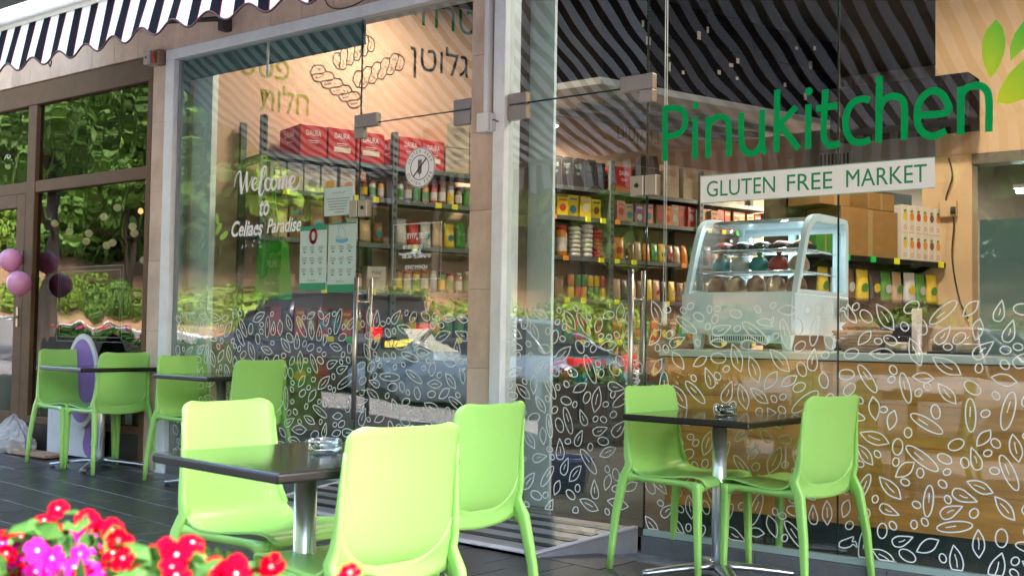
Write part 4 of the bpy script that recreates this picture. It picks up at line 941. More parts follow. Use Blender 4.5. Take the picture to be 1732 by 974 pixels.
for args in ((-6.868, -5.032, .19, 1.22, 'leaf_outline_decal', 'white leaf and seed outlines on the fixed pane left of the left door'),
             (-5.016, -4.122, .19, 1.22, 'leaf_outline_decal', 'white leaf and seed outlines on the glass door beside the stone pillar on its left'),
             (-3.842, -2.96, .15, 1.24, 'leaf_outline_decal', 'white leaf and seed outlines on the glass door right of the stone pillar'),
             (-2.94, -1.945, .12, 1.25, 'leaf_outline_decal', 'white leaf and seed outlines on the pane in front of the display case'),
             (-1.933, -.622, .12, 1.25, 'leaf_outline_decal', 'white leaf and seed outlines on the pane at the right end of the counter'),
             (-.61, 1.38, .12, 1.25, 'leaf_outline_decal', 'white leaf and seed outlines on the pane farthest right')):
    tag(leaf_field(*args), kind='stuff')
# ================================================================ SHOP INTERIOR (setting)
struct(box('shop_floor', (-6.98, .105, .05, 4.9, 9, .10), M['shopfloor']))
# skewed side wall
a0, a1 = WP.at(-.15, 0), WP.at(9.2, 0); b0, b1 = WP.at(-.15, 0, -.12), WP.at(9.2, 0, -.12)
mb = MB(); mb.rings([[a0, a1, b1, b0], [(p[0], p[1], 3.9) for p in (a0, a1, b1, b0)]], smooth=False); struct(mb.build('side_wall', M['peach']))
struct(box('back_wall', (-5.2, 6.6, .1, 4.9, 6.7, 3.9), M['greywall'])); struct(box('right_wall', (4.9, .1, .05, 5.0, 9, 3.9), M['greywall']))
struct(box('end_reveal', (-7.06, .11, .1, -6.66, .16, 3.9), M['pale']))
struct(box('inner_pier', (-4.10, .31, .1, -3.765, .335, 3.9), M['pale'])); 
# black panelled gallery front over the deeper part of the shop
P0 = Vector((-4.86, 2.50, 0)); gz = 3.08
gal = tag(empty('black_gallery', (0, 0, 0)), 'black painted gallery front hanging over the shop behind the green lettering', 'gallery')
def along(u, off=0): p = P0+DV*u+NV*off; return (p.x, p.y)
def panel_run(p, q, z0, z1, th, nm, mt, parent):
    p = Vector(p); q = Vector(q); d = (q-p).normalized(); n = Vector((-d.y, d.x))*th; r = [p, q, q+n, p+n]
    return MB().rings([[(v.x, v.y, z0) for v in r], [(v.x, v.y, z1) for v in r]], smooth=False).build(nm, mt, parent)
ug = 2.9
for r in range(2):
    zz0 = gz+.06+r*.44
    for c in range(5): panel_run(along(c*ug/5+.003), along((c+1)*ug/5-.003), zz0+.003, min(zz0+.434, 3.9), .03, 'black_panel', M['blackpaint'], gal)
for c in range(2):
    for r in range(2): panel_run((-6.1+c*.62, 2.5+.01), (-6.1+(c+1)*.62-.006, 2.51), gz+.063+r*.44, min(gz+.06+r*.44+.434, 3.9), .03, 'black_panel', M['blackpaint'], gal)
gs = MB(); q0, q1 = along(0, .012), along(ug, .012); w0 = (-6.2, 2.46); w1 = (-5.3, 5.4); gs.rings([[(*w0, gz), (q0[0], 2.46, gz), (*q1, gz), (*w1, gz)], [(*w0, gz+.055), (q0[0], 2.46, gz+.055), (*q1, gz+.055), (*w1, gz+.055)]], smooth=False); gs.build('gallery_floor', M['ceil'], gal)
for k in range(3): 
    a, b = along(.3, -.35-.3*k), along(ug-.3, -.35-.3*k); panel_run(a, b, gz-.05, gz-.002, .05, 'ceiling_rail', M['greywall'], gal)
tp = flat('paper_scrap', (.62, .52, .40)); rt_ = random.Random(4)
sc_ = MB(); GPn = Plane((P0.x, P0.y, 0), DV, (0, 0, 1))
for _ in range(16):
    u, z = rt_.uniform(.3, 2.7), rt_.uniform(gz+.15, 3.85); rect(sc_, GPn, u, z, u+rt_.uniform(.015, .05), z+rt_.uniform(.02, .08), .002)
sc_.build('paper_scraps', tp, gal)
# lower dark bulkhead and beige wall with an opening
struct(box('beige_wall', (-2.60, 3.60, 2.46, 4.9, 3.75, 3.9), M['beige'])); struct(box('beige_pillar', (-2.70, 3.602, .1, -2.34, 3.75, 2.458), M['beige']))
tag(box('dark_bulkhead', (-3.3, 3.30, 2.62, -2.28, 3.58, 3.0), M['blackpaint']), 'dark boxed bulkhead on the beige wall just right of the black gallery', 'bulkhead')
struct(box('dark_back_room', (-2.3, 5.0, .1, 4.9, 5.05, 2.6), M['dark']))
tag(box('opening_lintel', (-2.338, 3.585, 2.38, 2.5, 3.76, 2.457), flat('lintel_brown', (.10, .07, .045))), 'brown lintel across the opening in the beige wall', 'lintel')
vt = tag(empty('air_vent', (-4.55, 6.58, 2.97)), 'small grey louvred vent high on the back wall', 'vent'); MB().box(-.20, -.02, -.12, .20, .018, .12, ch=.005).build('vent_frame', M['greywall'], vt)
for k in range(8): MB().box(-.16+.042*k, -.024, -.09, -.142+.042*k, -.0205, .09).build('slat', M['dark'], vt)
# warm ceiling spots of the shop, added hidden pendants, a cool lamp in the back room
def lamp(x, y, z, col, e, label, r=.12, size=.35, pts=True, cat='ceiling lamp', es=3):
    l = tag(empty('ceiling_lamp', (x, y, z)), label, cat); MB().lathe([(r*1.15, 0), (r*1.15, .03), (r*.6, .05)], 20).build('housing', M['vinyl'], l); MB().lathe([(.001, -.004), (r, -.004), (r, .001)], 20).build('diffuser', lit('glow_%.1f' % es+str(col[2]), col, es), l)
    d = bpy.data.lights.new('bulb', 'AREA'); d.shape = 'DISK'; d.size = size; d.energy = e; d.color = col; o = bpy.data.objects.new('bulb', d); COL.objects.link(o); o.parent = l; o.location = (0, 0, -.02)
lamp(-5.75, 1.1, 3.86, (1, .76, .58), 6, 'warm ceiling lamp over the shelves behind the left window')
lamp(-5.55, 2.75, 2.86, (1, .76, .58), 7, 'added round warm pendant lamp hidden behind the stone pillar', r=.07, size=.2)  # pendant added out of sight to brighten the wall under the gallery
lamp(-4.26, 5.6, 2.70, (1, .76, .58), 12, 'added round warm pendant lamp kept unseen behind the white strip sign')  # unseen pendant, added behind the sign to light the rear of the shop
lamp(-2.2, 1.6, 3.86, (1, .90, .8), 11, 'ceiling lamp above the display counter')
lamp(-.2, 2.2, 3.86, (1, .76, .5), 6, 'ceiling lamp in front of the beige wall')
tb_ = tag(empty('tube_lamp', (-2.15, 4.6, 2.29)), 'short glowing tube lamp in the dark back room at the right', 'lamp'); MB().tube([(-.12, 0, 0), (.4, 0, .0)], .018, 10).build('tube', lit('tube_glow', (.75, 1, .95), 6), tb_); MB().box(-.14, -.03, .02, .42, .03, .05).build('housing', M['vinyl'], tb_)
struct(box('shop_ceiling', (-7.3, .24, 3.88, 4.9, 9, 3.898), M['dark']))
# print on the side wall
def wprint(s, u0, z0, u1, z1, mt, label, bold=0):
    o = MB(); text(o, WP, s, u0, z0, u1, z1, h=.003, bold=bold); tag(o.build('wall_lettering', mt), label, 'lettering')
wprint('\u05ea\u05d5\u05dc\u05d7', .50, 2.77, .90, 2.975, M['olive'], 'olive Hebrew word below the faded one on the wall over the shelves')
wprint('\u05d5\u05d8\u05e1\u05e4', .28, 3.02, .73, 3.18, M['olive'], 'faded olive Hebrew word partly behind the teal blind')
wprint('\u05df\u05d8\u05d5\u05dc\u05d2', 1.81, 3.21, 2.38, 3.52, M['ink'], 'black Hebrew word on the wall beside the stone pillar')
wprint('\u05d9\u05d7\u05e8\u05d8', 1.84, 3.66, 2.45, 3.87, M['dkgreen'], 'large dark green Hebrew word cut off at the top of the wall')
wprint('\u05dd\u05d9\u05e1\u05e7\u05e8\u05d5\u05d1', 4.08, 2.90, 4.62, 3.09, M['olive'], 'olive Hebrew word on the wall seen between the door glass and the green lettering')
def braid(u0, z0, u1, z1, wd, label):
    o = MB(); A = Vector((u0, z0)); B = Vector((u1, z1)); d = (B-A); L_ = d.length; d /= L_; n = Vector((-d.y, d.x)); n_ = 5; st = L_/n_
    W_ = lambda t, q: (A.x+d.x*t+n.x*q, A.y+d.y*t+n.y*q)
    out_t, out_b = [], []
    for i in range(n_+1):
        t = i*st
        if i < n_:
            out_t += [(t+st*.05, wd*.40), (t+st*.5, wd*.56), (t+st*.92, wd*.42)]; out_b += [(t+st*.05, -wd*.40), (t+st*.5, -wd*.56), (t+st*.92, -wd*.42)]
    loop_ = [(-st*.25, wd*.15)]+out_t+[(L_+st*.2, wd*.2), (L_+st*.28, -wd*.1)]+out_b[::-1]+[(-st*.2, -wd*.25)]
    ribbon(o, WP, [W_(*q) for q in smooth_path(loop_+[loop_[0]], 4)], .010, h=.003)
    for i in range(n_):
        t = i*st
        ribbon(o, WP, smooth_path([W_(t+st*.02, -wd*.42), W_(t+st*.25, -wd*.18), W_(t+st*.75, wd*.12), W_(t+st*.98, wd*.40)], 4), .009, h=.0036)
        ribbon(o, WP, smooth_path([W_(t+st*.45, -wd*.38), W_(t+st*.7, -wd*.2), W_(t+st*.95, -wd*.0)], 4), .004, h=.0042)
        for _ in range(9): a, b = rt_.uniform(.1, .9), rt_.uniform(-.35, .35); fan(o, WP, ellipse(*W_(t+st*a, wd*b), .0045, .0045, 0, 5), h=.0048)
    tag(o.build('bread_drawing', M['ink']), label, 'drawing')
braid(1.13, 3.22, 1.44, 3.45, .13, 'topmost of three inked twisted bread drawings on the wall')
braid(1.31, 3.10, 1.72, 3.34, .13, 'rightmost inked twisted bread drawing, left of the black Hebrew word')
braid(.94, 3.14, 1.33, 2.93, .13, 'lowest of three inked twisted bread drawings on the wall')

# ================================================================ SHELVING
sh = tag(empty('metal_shelving', (SO.x, SO.y, .1), SRZ), 'long grey steel shelving full of packaged food along the side wall', 'shelving')
LV = [2.38, 2.12, 1.77, 1.41, 1.05, .68, .32]
UPS = [.35, 1.43, 2.52, 3.64, 4.75, 5.86]
upm = MB().box(-.022, -.004, 0, .022, 0, 2.54).box(-.022, 0, 0, -.018, .04, 2.54).box(.018, 0, 0, .022, .04, 2.54).mesh('upright', M['galv'])
slm = MB()
for k in range(42): slm.box(-.009, -.0052, .06+k*.06, .009, -.0041, .085+k*.06)
slm = slm.mesh('slot_holes', M['dark'])
for u in UPS:
    for bk in (0, .385):
        o = linkme(upm, 'upright', sh); o.location = (u, bk-.006 if bk == 0 else bk, 0)
        if bk == 0: s_ = linkme(slm, 'slot_holes', o); s_['kind'] = 'stuff'
    MB().box(u-.004, .03, 2.2, u+.004, .38, 2.26).box(u-.004, .03, 1.0, u+.004, .38, 1.06).build('side_brace', M['galv'], sh)
for z in LV:
    for a, b in zip(UPS[:-1], UPS[1:]):
        MB().box(a+.024, .0, z-.1-.035, b-.024, .012, z-.1).box(a+.024, .012, z-.1-.012, b-.024, .41, z-.1-.001).build('shelf', M['galv'], sh)
tagc = [flat('tag_yellow', (.75, .70, .02)), flat('tag_orange', (.85, .28, .02)), flat('tag_green', (.02, .45, .06))]
rs_ = random.Random(21)
tgm = [MB().box(-.026, -.012, -.036, .026, -.0008, .006).mesh('price_tag', t_) for t_ in tagc]
for z in LV[1:5]:
    for u in [x for x in np.arange(.5, 5.8, .19) if rs_.random() < .55]:
        if min(abs(u-q) for q in UPS) < .06: continue
        o = linkme(tgm[rs_.choices((0, 1, 2), (7, 2, 1))[0]], 'price_tag', sh); o.location = (u+rs_.uniform(-.04, .04), 0, z-.1-.004)
# ---- products
def put(o, u, z, back=.02, label=None, cat=None, group=None, rz=0):
    p = SP(u, back, z+.001); o.location = p; o.rotation_euler.z = SRZ+R(rz); return tag(o, label, cat, group)
def carton_me(w_, d_, h_, nm='carton', mt=None):
    return MB().box(0, 0, 0, w_, d_, h_, ch=.002).mesh(nm, mt)
red = mat('red_carton', (.52, .018, .012), .5, var=.08); kraft = mat('kraft_card', (.34, .20, .10), .7, var=.12); tan = mat('tan_carton', (.42, .32, .22), .7, var=.08); blackc = mat('black_carton', (.025, .022, .024), .4, var=.2)
white_c = mat('white_carton', (.55, .50, .45), .5); yel = mat('yellow_pack', (.70, .36, .01), .4); 
cnt = [0]
def branded(u, z, w_, d_, h_, mt, word, label, cat='carton', group=None, fg=None, lbl=False, side=True, back=.02):
    e = empty('food_carton', (0, 0, 0)); put(e, u, z, back, label, cat, group)
    MB().box(0, 0, 0, w_, d_, h_, ch=.003).build('box_body', mt, e)
    fg = fg or M['vinyl']
    if word:
        o = MB(); text(o, Plane((0, -.0012, 0), (1, 0, 0), (0, 0, 1)), word, w_*.22, h_*.66, w_*.78, h_*.84)
        rect(o, Plane((0, -.0012, 0), (1, 0, 0), (0, 0, 1)), w_*.3, h_*.50, w_*.7, h_*.52); rect(o, Plane((0, -.0012, 0), (1, 0, 0), (0, 0, 1)), w_*.35, h_*.44, w_*.65, h_*.455)
        if side:
            sp = Plane((-.0012, d_, 0), (0, -1, 0), (0, 0, 1)); text(o, sp, word, d_*.25, h_*.66, d_*.7, h_*.84); rect(o, sp, d_*.35, h_*.5, d_*.65, h_*.52)
        o.build('printed_name', fg, e)
    o = MB(); o.box(w_*.02, -.0009, h_*.385, w_*.98, -.0003, h_*.39); o.build('flap_line', M['ink'], e)
    if lbl: MB().box(w_*.2, -.002, h_*.24, w_*.82, -.0008, h_*.40).build('paper_label', flat('label_cream', (.75, .62, .5)), e)
    return e
for i, (u, w_, lb_) in enumerate(((.64, .215, False), (.87, .225, True), (1.11, .235, True), (1.48, .20, False), (1.69, .20, True))):
    branded(u, 2.38, w_, .37, .235+.004*(i % 2), red, 'DAURA', '%s red carton from the left on the top shelf behind the left window' % ORD[i].capitalize(), group='red cartons on the top shelf', lbl=lb_)
for i, (u, dz) in enumerate(((1.91, 0), (1.91, .202), (2.14, 0), (2.14, .202))):
    e = branded(u, 2.38+dz, .22, .37, .198, tan, 'MAGNERS', ['lower left tan carton of the four beside the stone pillar', 'upper left tan carton of the four beside the stone pillar', 'lower right tan carton of the four beside the stone pillar', 'upper right tan carton of the four beside the stone pillar'][i], group='tan cartons at the end of the top shelf', fg=M['ink'], side=False)
for i in range(5):
    u = 2.96+i*.125; e = branded(u, 2.38, .12, .3, .235, blackc, 'MAGNERS', '%s black bottle carton from the left on the top shelf behind the right door' % ORD[i], group='black cartons on the top shelf', fg=M['grayink'], side=False)
    a = MB(); a.prism([(.0, .236), (.12, .236), (.10, .275), (.02, .275)], 'y', .12, .16); a.build('handle_flap', blackc, e)
branded(3.70, 2.38, .2, .33, .225, red, 'DAURA', 'single red carton on the top shelf behind the right door')
e = branded(3.93, 2.38, .3, .36, .25, flat('dark_brown_carton', (.06, .035, .02)), None, 'open dark brown carton with its flap up next to the single red carton'); f_ = MB(); f_.quad((0, 0, .252), (.3, 0, .252), (.25, -.02, .36), (.05, -.02, .36)); f_.quad((.3, 0, .2521), (0, 0, .2521), (.05, -.022, .36), (.25, -.022, .36)); f_.build('open_flap', flat('dark_brown_carton', (.06, .035, .02)), e)
for i in range(4): branded(4.28+i*.26, 2.38, .2, .3, .30, tan, 'GINGER', '%s tall tan carton right of the open brown carton' % ORD[i], group='tall tan cartons on the top shelf', fg=flat('gold_print', (.35, .17, .04)), side=False)
# five white biscuit boxes
for i, (u, w_) in enumerate(((.41, .12), (.55, .12), (.68, .125), (.82, .125), (.975, .125))):
    e = empty('biscuit_box', (0, 0, 0)); put(e, u, 2.12, .02, '%s pale biscuit box from the left behind the Welcome lettering' % ORD[i], 'box', 'pale biscuit boxes under the red cartons'); MB().box(0, 0, 0, w_, .05, .20, ch=.002).build('box_body', white_c, e)
    o = MB(); pf = Plane((0, -.001, 0), (1, 0, 0), (0, 0, 1)); fan(o, pf, ellipse(w_*.55, .055, w_*.36, .026, .6, 14)); fan(o, Plane((0, -.0018, 0), (1, 0, 0), (0, 0, 1)), ellipse(w_*.5, .075, w_*.3, .02, .6, 12)); o.build('picture_print', flat(['snack_gold', 'snack_tan', 'snack_grey', 'snack_ochre', 'snack_pink'][i], [(.45, .25, .04), (.42, .27, .1), (.3, .28, .22), (.5, .28, .02), (.5, .2, .17)][i]), e)
    o = MB(); text(o, pf, 'CRISPY', .02, .155, w_-.03, .175); rect(o, pf, .02, .14, w_-.04, .145); o.build('printed_name', flat('print_red', (.4, .05, .03)), e); o = MB(); fan(o, Plane((0, -.0015, 0), (1, 0, 0), (0, 0, 1)), ellipse(w_-.014, .182, .011, .011, 0, 10)); o.build('blue_dot', flat('dot_blue', (.02, .3, .55)), e)
def jar(u, z, r, h, body, lid, label, group, two=None):
    e = empty('food_jar', (0, 0, 0)); put(e, u, z, .02+r, label, 'jar', group)
    MB().lathe([(r*.92, 0), (r, .006), (r, h*.72), (r*.8, h*.84), (r*.78, h*.86)], 14).build('jar_body', body, e); MB().lathe([(r*.84, h*.862), (r*.84, h)], 14).build('lid', lid, e)
    if two: MB().lathe([(r*1.012, h*.15), (r*1.012, h*.6)], 14, cap=False).build('paper_label', two, e)
def pouch(u, z, w_, h_, body, label, group, spot=None, cat='bag'):
    e = empty('food_pouch', (0, 0, 0)); put(e, u, z, .05, label, cat, group, rz=rs_.uniform(-8, 8))
    rsx = []
    for t, dp, ww in ((0, .028, .98), (.12, .032, 1), (.5, .028, .97), (.8, .014, .95), (.88, .003, .95), (1, .002, .96)):
        rsx.append([(w_/2+ww*w_/2*math.cos(a)*(1 if abs(math.cos(a)) < .9 else 1), dp*math.sin(a), t*h_) for a in [2*math.pi*k/12 for k in range(12)]])
    MB().rings(rsx).build('pouch_body', body, e)
    if spot:
        o = MB(); o.lathe([(w_*.26, 0), (w_*.26, .004)], 14); q = o.build('round_label', spot, e, loc=(w_/2, -.030, h_*.42)); q.rotation_euler.x = R(97)
    return e
pal = dict(red=(.45, .03, .02), brown=(.16, .07, .025), green=(.06, .22, .03), yellow=(.62, .42, .02), white=(.5, .46, .42), orange=(.6, .2, .02), dark=(.03, .025, .02), purple=(.2, .05, .2), pink=(.55, .2, .2), teal=(.03, .22, .25), beige=(.45, .30, .17))
PM = {k: mat('pack_'+k, v, .42, var=.18, scale=22) for k, v in pal.items()}
clearj = mat('glass_jar', (.25, .15, .06), .08, var=.3, scale=30)
side_of = {'l': 'behind the left window', 'r': 'behind the right door'}
def row(lv, u0, u1, w_, kind, hs, cols, sd, gap=.012):
    z = LV[lv]; i = 0; u = u0
    shelf = ['top', 'second', 'third', 'fourth', 'fifth', 'sixth', 'bottom'][lv]
    while u+w_ <= u1:
        c = cols[i % len(cols)] if not callable(cols) else cols(); h = hs*rs_.uniform(.93, 1.06)
        key = (lv, sd, kind); names_[key] = names_.get(key, 0)+1; nth = ordn(names_[key]-1)
        if kind == 'jar': jar(u+w_/2, z, w_*.48, h, clearj if rs_.random() < .3 else PM[c], PM[rs_.choice(('yellow', 'white', 'dark', 'red'))], '%s jar from the left on the %s shelf %s, %s' % (nth, shelf, side_of[sd], c), 'jars on the %s shelf %s' % (shelf, side_of[sd]), PM[rs_.choice(('white', 'yellow', 'green'))])
        elif kind == 'pouch': pouch(u, z, w_, h, PM[c], '%s bagged snack from the left on the %s shelf %s, mostly %s' % (nth, shelf, side_of[sd], c), 'snack bags on the %s shelf %s' % (shelf, side_of[sd]), PM[rs_.choice(('white', 'red', 'green', 'teal'))] if rs_.random() < .7 else None)
        elif kind == 'stack':
            e = empty('cake_stack', (0, 0, 0)); put(e, u, z, .06, '%s stacked cracker pack from the left on the %s shelf %s, %s' % (nth, shelf, side_of[sd], c), 'pack', 'cracker stacks on the %s shelf %s' % (shelf, side_of[sd]))
            for k in range(7): MB().lathe([(w_*.42, 0), (w_*.48, h/30), (w_*.48, h/9.5), (w_*.42, h/7.2)], 14, (w_/2, w_*.1, k*h/7)).build('cracker', PM[c], e)
        else:
            e = empty('food_packet', (0, 0, 0)); put(e, u, z, .02+rs_.random()*.035, '%s small packet from the left on the %s shelf %s, mostly %s' % (nth, shelf, side_of[sd], c), 'packet', 'packets on the %s shelf %s' % (shelf, side_of[sd]), rz=rs_.uniform(-5, 5))
            MB().box(0, 0, 0, w_, .06+rs_.random()*.12, h, ch=.002).build('box_body', PM[c], e)
            o = MB(); fan(o, Plane((0, -.001, 0), (1, 0, 0), (0, 0, 1)), ellipse(w_*.5, h*rs_.uniform(.3, .5), w_*.3, h*.2, .3, 12)); rect(o, Plane((0, -.001, 0), (1, 0, 0), (0, 0, 1)), w_*.15, h*.78, w_*.85, h*.88); o.build('picture_print', PM[rs_.choice([q for q in ('white', 'red', 'teal', 'brown', 'yellow') if q != c])], e)
        u += w_+gap; i += 1
row(1, 1.16, 1.38, .06, 'jar', .13, ['brown', 'white', 'orange'], 'l'); row(1, 1.47, 2.45, .066, 'jar', .15, ['white', 'brown', 'green', 'orange', 'red', 'brown'], 'l')
row(1, 2.93, 3.6, .115, 'packet', .175, ['yellow'], 'r'); row(1, 3.72, 4.18, .1, 'packet', .17, ['pink', 'beige', 'purple'], 'r'); row(1, 4.2, 5.7, .09, 'packet', .19, ['brown', 'orange', 'beige', 'red', 'red'], 'r')
row(2, .44, .72, .12, 'packet', .22, ['beige', 'brown'], 'l'); 
for i, u in enumerate((.74, .89)):
    e = pouch(u, 1.77, .13, .25, kraft, '%s kraft paper bag with a round blue label above the berry poster' % ('left' if i == 0 else 'right'), 'kraft bags under the biscuit boxes', flat('dot_blue', (.02, .3, .55)))
row(2, 1.04, 1.38, .10, 'pouch', .17, ['white', 'beige', 'brown'], 'l'); row(2, 1.47, 2.45, .1, 'pouch', .20, ['white', 'red', 'white', 'beige', 'yellow', 'green'], 'l')
row(2, 2.93, 3.05, .11, 'stack', .27, ['beige'], 'r'); row(2, 3.07, 3.2, .12, 'jar', .28, ['orange'], 'r'); row(2, 3.21, 3.5, .125, 'stack', .28, ['white'], 'r'); row(2, 3.48, 3.6, .1, 'stack', .24, ['red'], 'r'); row(2, 3.69, 3.85, .13, 'pouch', .2, ['orange'], 'r'); row(2, 3.86, 5.7, .085, 'pouch', .17, ['brown', 'beige', 'orange', 'green', 'yellow'], 'r')
row(3, .44, .66, .2, 'packet', .10, ['beige'], 'l'); row(3, .68, .98, .14, 'pouch', .20, ['white'], 'l')
branded(1.22, 1.41, .16, .2, .18, PM['white'], 'think!', 'white and yellow think box on the fourth shelf by the left door handle', fg=M['ink'], side=False)
row(3, 1.0, 1.2, .09, 'jar', .15, ['brown', 'green'], 'l'); row(3, 1.47, 2.45, .068, 'jar', .17, ['green', 'beige', 'yellow', 'brown', 'white'], 'l')
row(3, 2.93, 3.2, .1, 'pouch', .2, ['green', 'brown'], 'r')
for lay in range(2):
    for i in range(6):
        e = empty('food_can', (0, 0, 0)); put(e, 3.22+i*.072, 1.41+lay*.105, .05, '%s can from the left in the %s layer of cans behind the door handle' % (ORD[i], ['lower', 'upper'][lay]), 'can', 'two layers of bright cans')
        MB().lathe([(.031, 0), (.033, .004), (.033, .094), (.031, .098)], 14).build('can_body', PM[['yellow', 'red', 'orange', 'green', 'green', 'yellow'][(i+lay*2) % 6]], e); MB().lathe([(.0335, .095), (.0335, .102)], 14).build('rim', M['steel'], e)
row(3, 3.7, 5.7, .085, 'pouch', .19, ['beige', 'dark', 'yellow', 'brown', 'yellow'], 'r')
row(4, .44, 1.38, .085, 'packet', .2, ['red', 'dark', 'red', 'brown'], 'l'); row(4, 1.47, 2.45, .1, 'jar', .2, ['brown', 'red', 'dark', 'green'], 'l'); row(4, 2.93, 5.7, .1, 'packet', .2, ['dark', 'brown', 'green', 'red'], 'r')
row(5, .44, 2.45, .16, 'packet', .22, ['dark', 'green', 'brown', 'red', 'dark'], 'l'); row(5, 2.93, 4.7, .16, 'packet', .22, ['dark', 'brown', 'teal'], 'r')
# green shopping bag and low machine inside the left window
gb_ = tag(empty('carrier_bag', (-6.02, .16, 1.30), R(10)), 'bright green carrier bag hanging inside the left window below the lettering', 'bag')
MB().rings([[(-.13, -.03, 0), (.09, -.03, 0), (.13, .06, 0), (-.09, .06, 0)], [(-.12, -.008, .40), (.09, -.012, .40), (.11, .03, .39), (-.09, .02, .39)]], smooth=False).build('bag_body', flat('bag_green', (.03, .36, .01)), gb_)
MB().tube(smooth_path([(-.06, -.01, .39), (-.02, .0, .62), (.0, .0, .9)], 4), .005, 6).tube(smooth_path([(.06, -.01, .39), (.02, .0, .62), (.0, .0, .9)], 4), .005, 6).build('bag_handle', flat('bag_green', (.03, .36, .01)), gb_)
o = MB(); text(o, Plane((0, -.034, 0), (1, 0, .0), (0, .06, 1)), 'PIUN', -.03, .22, .05, .27); text(o, Plane((0, -.034, 0), (1, 0, 0), (0, .06, 1)), 'Gluten Free', -.05, .10, .05, .13); o.build('printed_name', flat('bag_print', (.45, .75, .4)), gb_)
cb = tag(empty('checkout_desk', (-5.25, .75, .1)), 'dark desk with a pale machine inside the left window', 'desk')
MB().box(-.55, -.25, 0, .6, .35, .78, ch=.006).build('desk_body', flat('desk_green', (.012, .035, .022), .4), cb); MB().box(-.58, -.28, .782, .63, .38, .812, ch=.004).build('desk_top', flat('desk_top', (.10, .13, .12), .3), cb)
mc = tag(empty('pale_machine', (-5.2, .75, .913)), 'pale angular kitchen machine on the desk inside the left window', 'machine')
MB().prism([(-.28, 0), (.26, 0), (.26, .05), (.05, .12), (-.02, .20), (-.16, .20), (-.24, .08)], 'y', -.12, .14).build('machine_body', flat('machine_grey', (.45, .48, .48), .35), mc); MB().box(-.2, -.15, .06, -.08, -.122, .14).build('control_panel', M['black_metal'], mc); MB().tube([(.05, 0, .13), (.14, 0, .2)], .018, 10).build('lever', M['steel'], mc)
bn = tag(empty('blue_tub', (-4.08, .95, .1)), 'blue plastic tub on the shop floor behind the right glass door', 'tub'); MB().lathe([(.12, 0), (.155, .20), (.165, .205), (.165, .22), (.15, .22), (.145, .2), (.11, .01)], 24).build('tub_body', flat('tub_blue', (.004, .03, .15), .35), bn); MB().lathe([(.168, .19), (.175, .2), (.168, .21)], 24, cap=False).build('rim', flat('tub_blue', (.004, .03, .15), .35), bn)

# ================================================================ COUNTER
ct = tag(empty('wooden_counter', (0, 0, 0)), 'wood clad shop counter with a pale top behind the right window', 'counter')
for r in range(4):
    x = -2.985-(.35 if r % 2 else 0); z0 = .205+r*.193
    while x < 1.3:
        a, b = max(x, -2.985), min(x+1.15, 1.3)
        if b-a > .03: MB().box(a+.0012, .30, z0+.001, b-.0012, .322, z0+.192, ch=.0012).build('wood_plank', M['wood'], ct)
        x += 1.15
box('end_panel', (-3.005, .303, .205, -2.987, .95, .975), M['wood'], ct); box('counter_base', (-2.95, .335, .10, 1.3, .9, .203), flat('base_dark', (.012, .03, .035), .3), ct)
box('counter_top', (-3.03, .27, .982, 1.35, 1.35, 1.018), M['ctop'], ct, ch=.004); box('counter_core', (-2.98, .33, .206, 1.3, .94, .978), M['dark'], ct)
# display case
X0c, X1c, Y0c, zc = -2.985, -2.335, .44, 1.018
dc = tag(empty('display_case', (0, 0, 0)), 'white refrigerated display case with curved glass on the wooden counter', 'display case')
wm = flat('case_white', (.62, .75, .82), .3)
yb = Y0c+.72
def side_prof(o=0): return [(Y0c+.02+o, zc+.30), (Y0c+.065+o, zc+.43), (Y0c+.105+o, zc+.54), (Y0c+.145+o, zc+.63-o*.4), (Y0c+.19+o*.8, zc+.69-o*.8), (Y0c+.26+o*.3, zc+.722-o), (Y0c+.36, zc+.73-o), (yb-.06, zc+.73-o), (yb-.012-o, zc+.715-o), (yb-o, zc+.66-o), (yb-o, zc+.45), (yb-o, zc+.30)]
MB().prism([(Y0c, zc+.30), (Y0c-.015, zc+.20), (Y0c-.01, zc+.11), (Y0c+.02, zc+.085), (yb, zc+.085), (yb, zc+.30)], 'x', X0c+.016, X1c-.016).build('case_body', wm, dc)
outer = smooth_path(side_prof(), 3)
for xa in (X0c, X1c-.03):
    mbx = MB(); inn = []
    cy, cz_ = (Y0c+yb)/2+.04, zc+.50
    for (y, z) in outer: dy, dz = cy-y, cz_-z; l = math.hypot(dy, dz); inn.append((y+dy/l*.042, z+dz/l*.042))
    n_ = len(outer); 
    for i in range(n_):
        j = (i+1) % n_
        mbx.rings([[(xa, *outer[i]), (xa+.03, *outer[i]), (xa+.03, *inn[i]), (xa, *inn[i])], [(xa, *outer[j]), (xa+.03, *outer[j]), (xa+.03, *inn[j]), (xa, *inn[j])]], cap=False, smooth=False)
    mbx.build('side_frame', wm, dc)
    g_ = MB(); g_.prism(inn, 'x', xa+.012, xa+.017); g_.build('side_glass', M['clear'], dc)
    MB().box(xa-.002, Y0c+.0, zc+.087, xa+.032, yb, zc+.298, ch=.004).build('side_panel', wm, dc)
gls = MB(); fr_ = smooth_path(side_prof(.012)[:7], 4); gls.rings([[(X0c+.031, y, z), (X1c-.031, y, z), (X1c-.031, y+.004, z-.004), (X0c+.031, y+.004, z-.004)] for y, z in fr_], smooth=True); gls.build('curved_glass', M['clear'], dc)
box('case_top', (X0c+.031, Y0c+.36, zc+.70, X1c-.031, yb-.02, zc+.722), wm, dc); box('case_top_edge', (X0c+.031, yb-.02, zc+.66, X1c-.031, yb, zc+.70), wm, dc)
box('case_floor', (X0c+.031, Y0c+.06, zc+.302, X1c-.031, yb-.03, zc+.308), wm, dc)
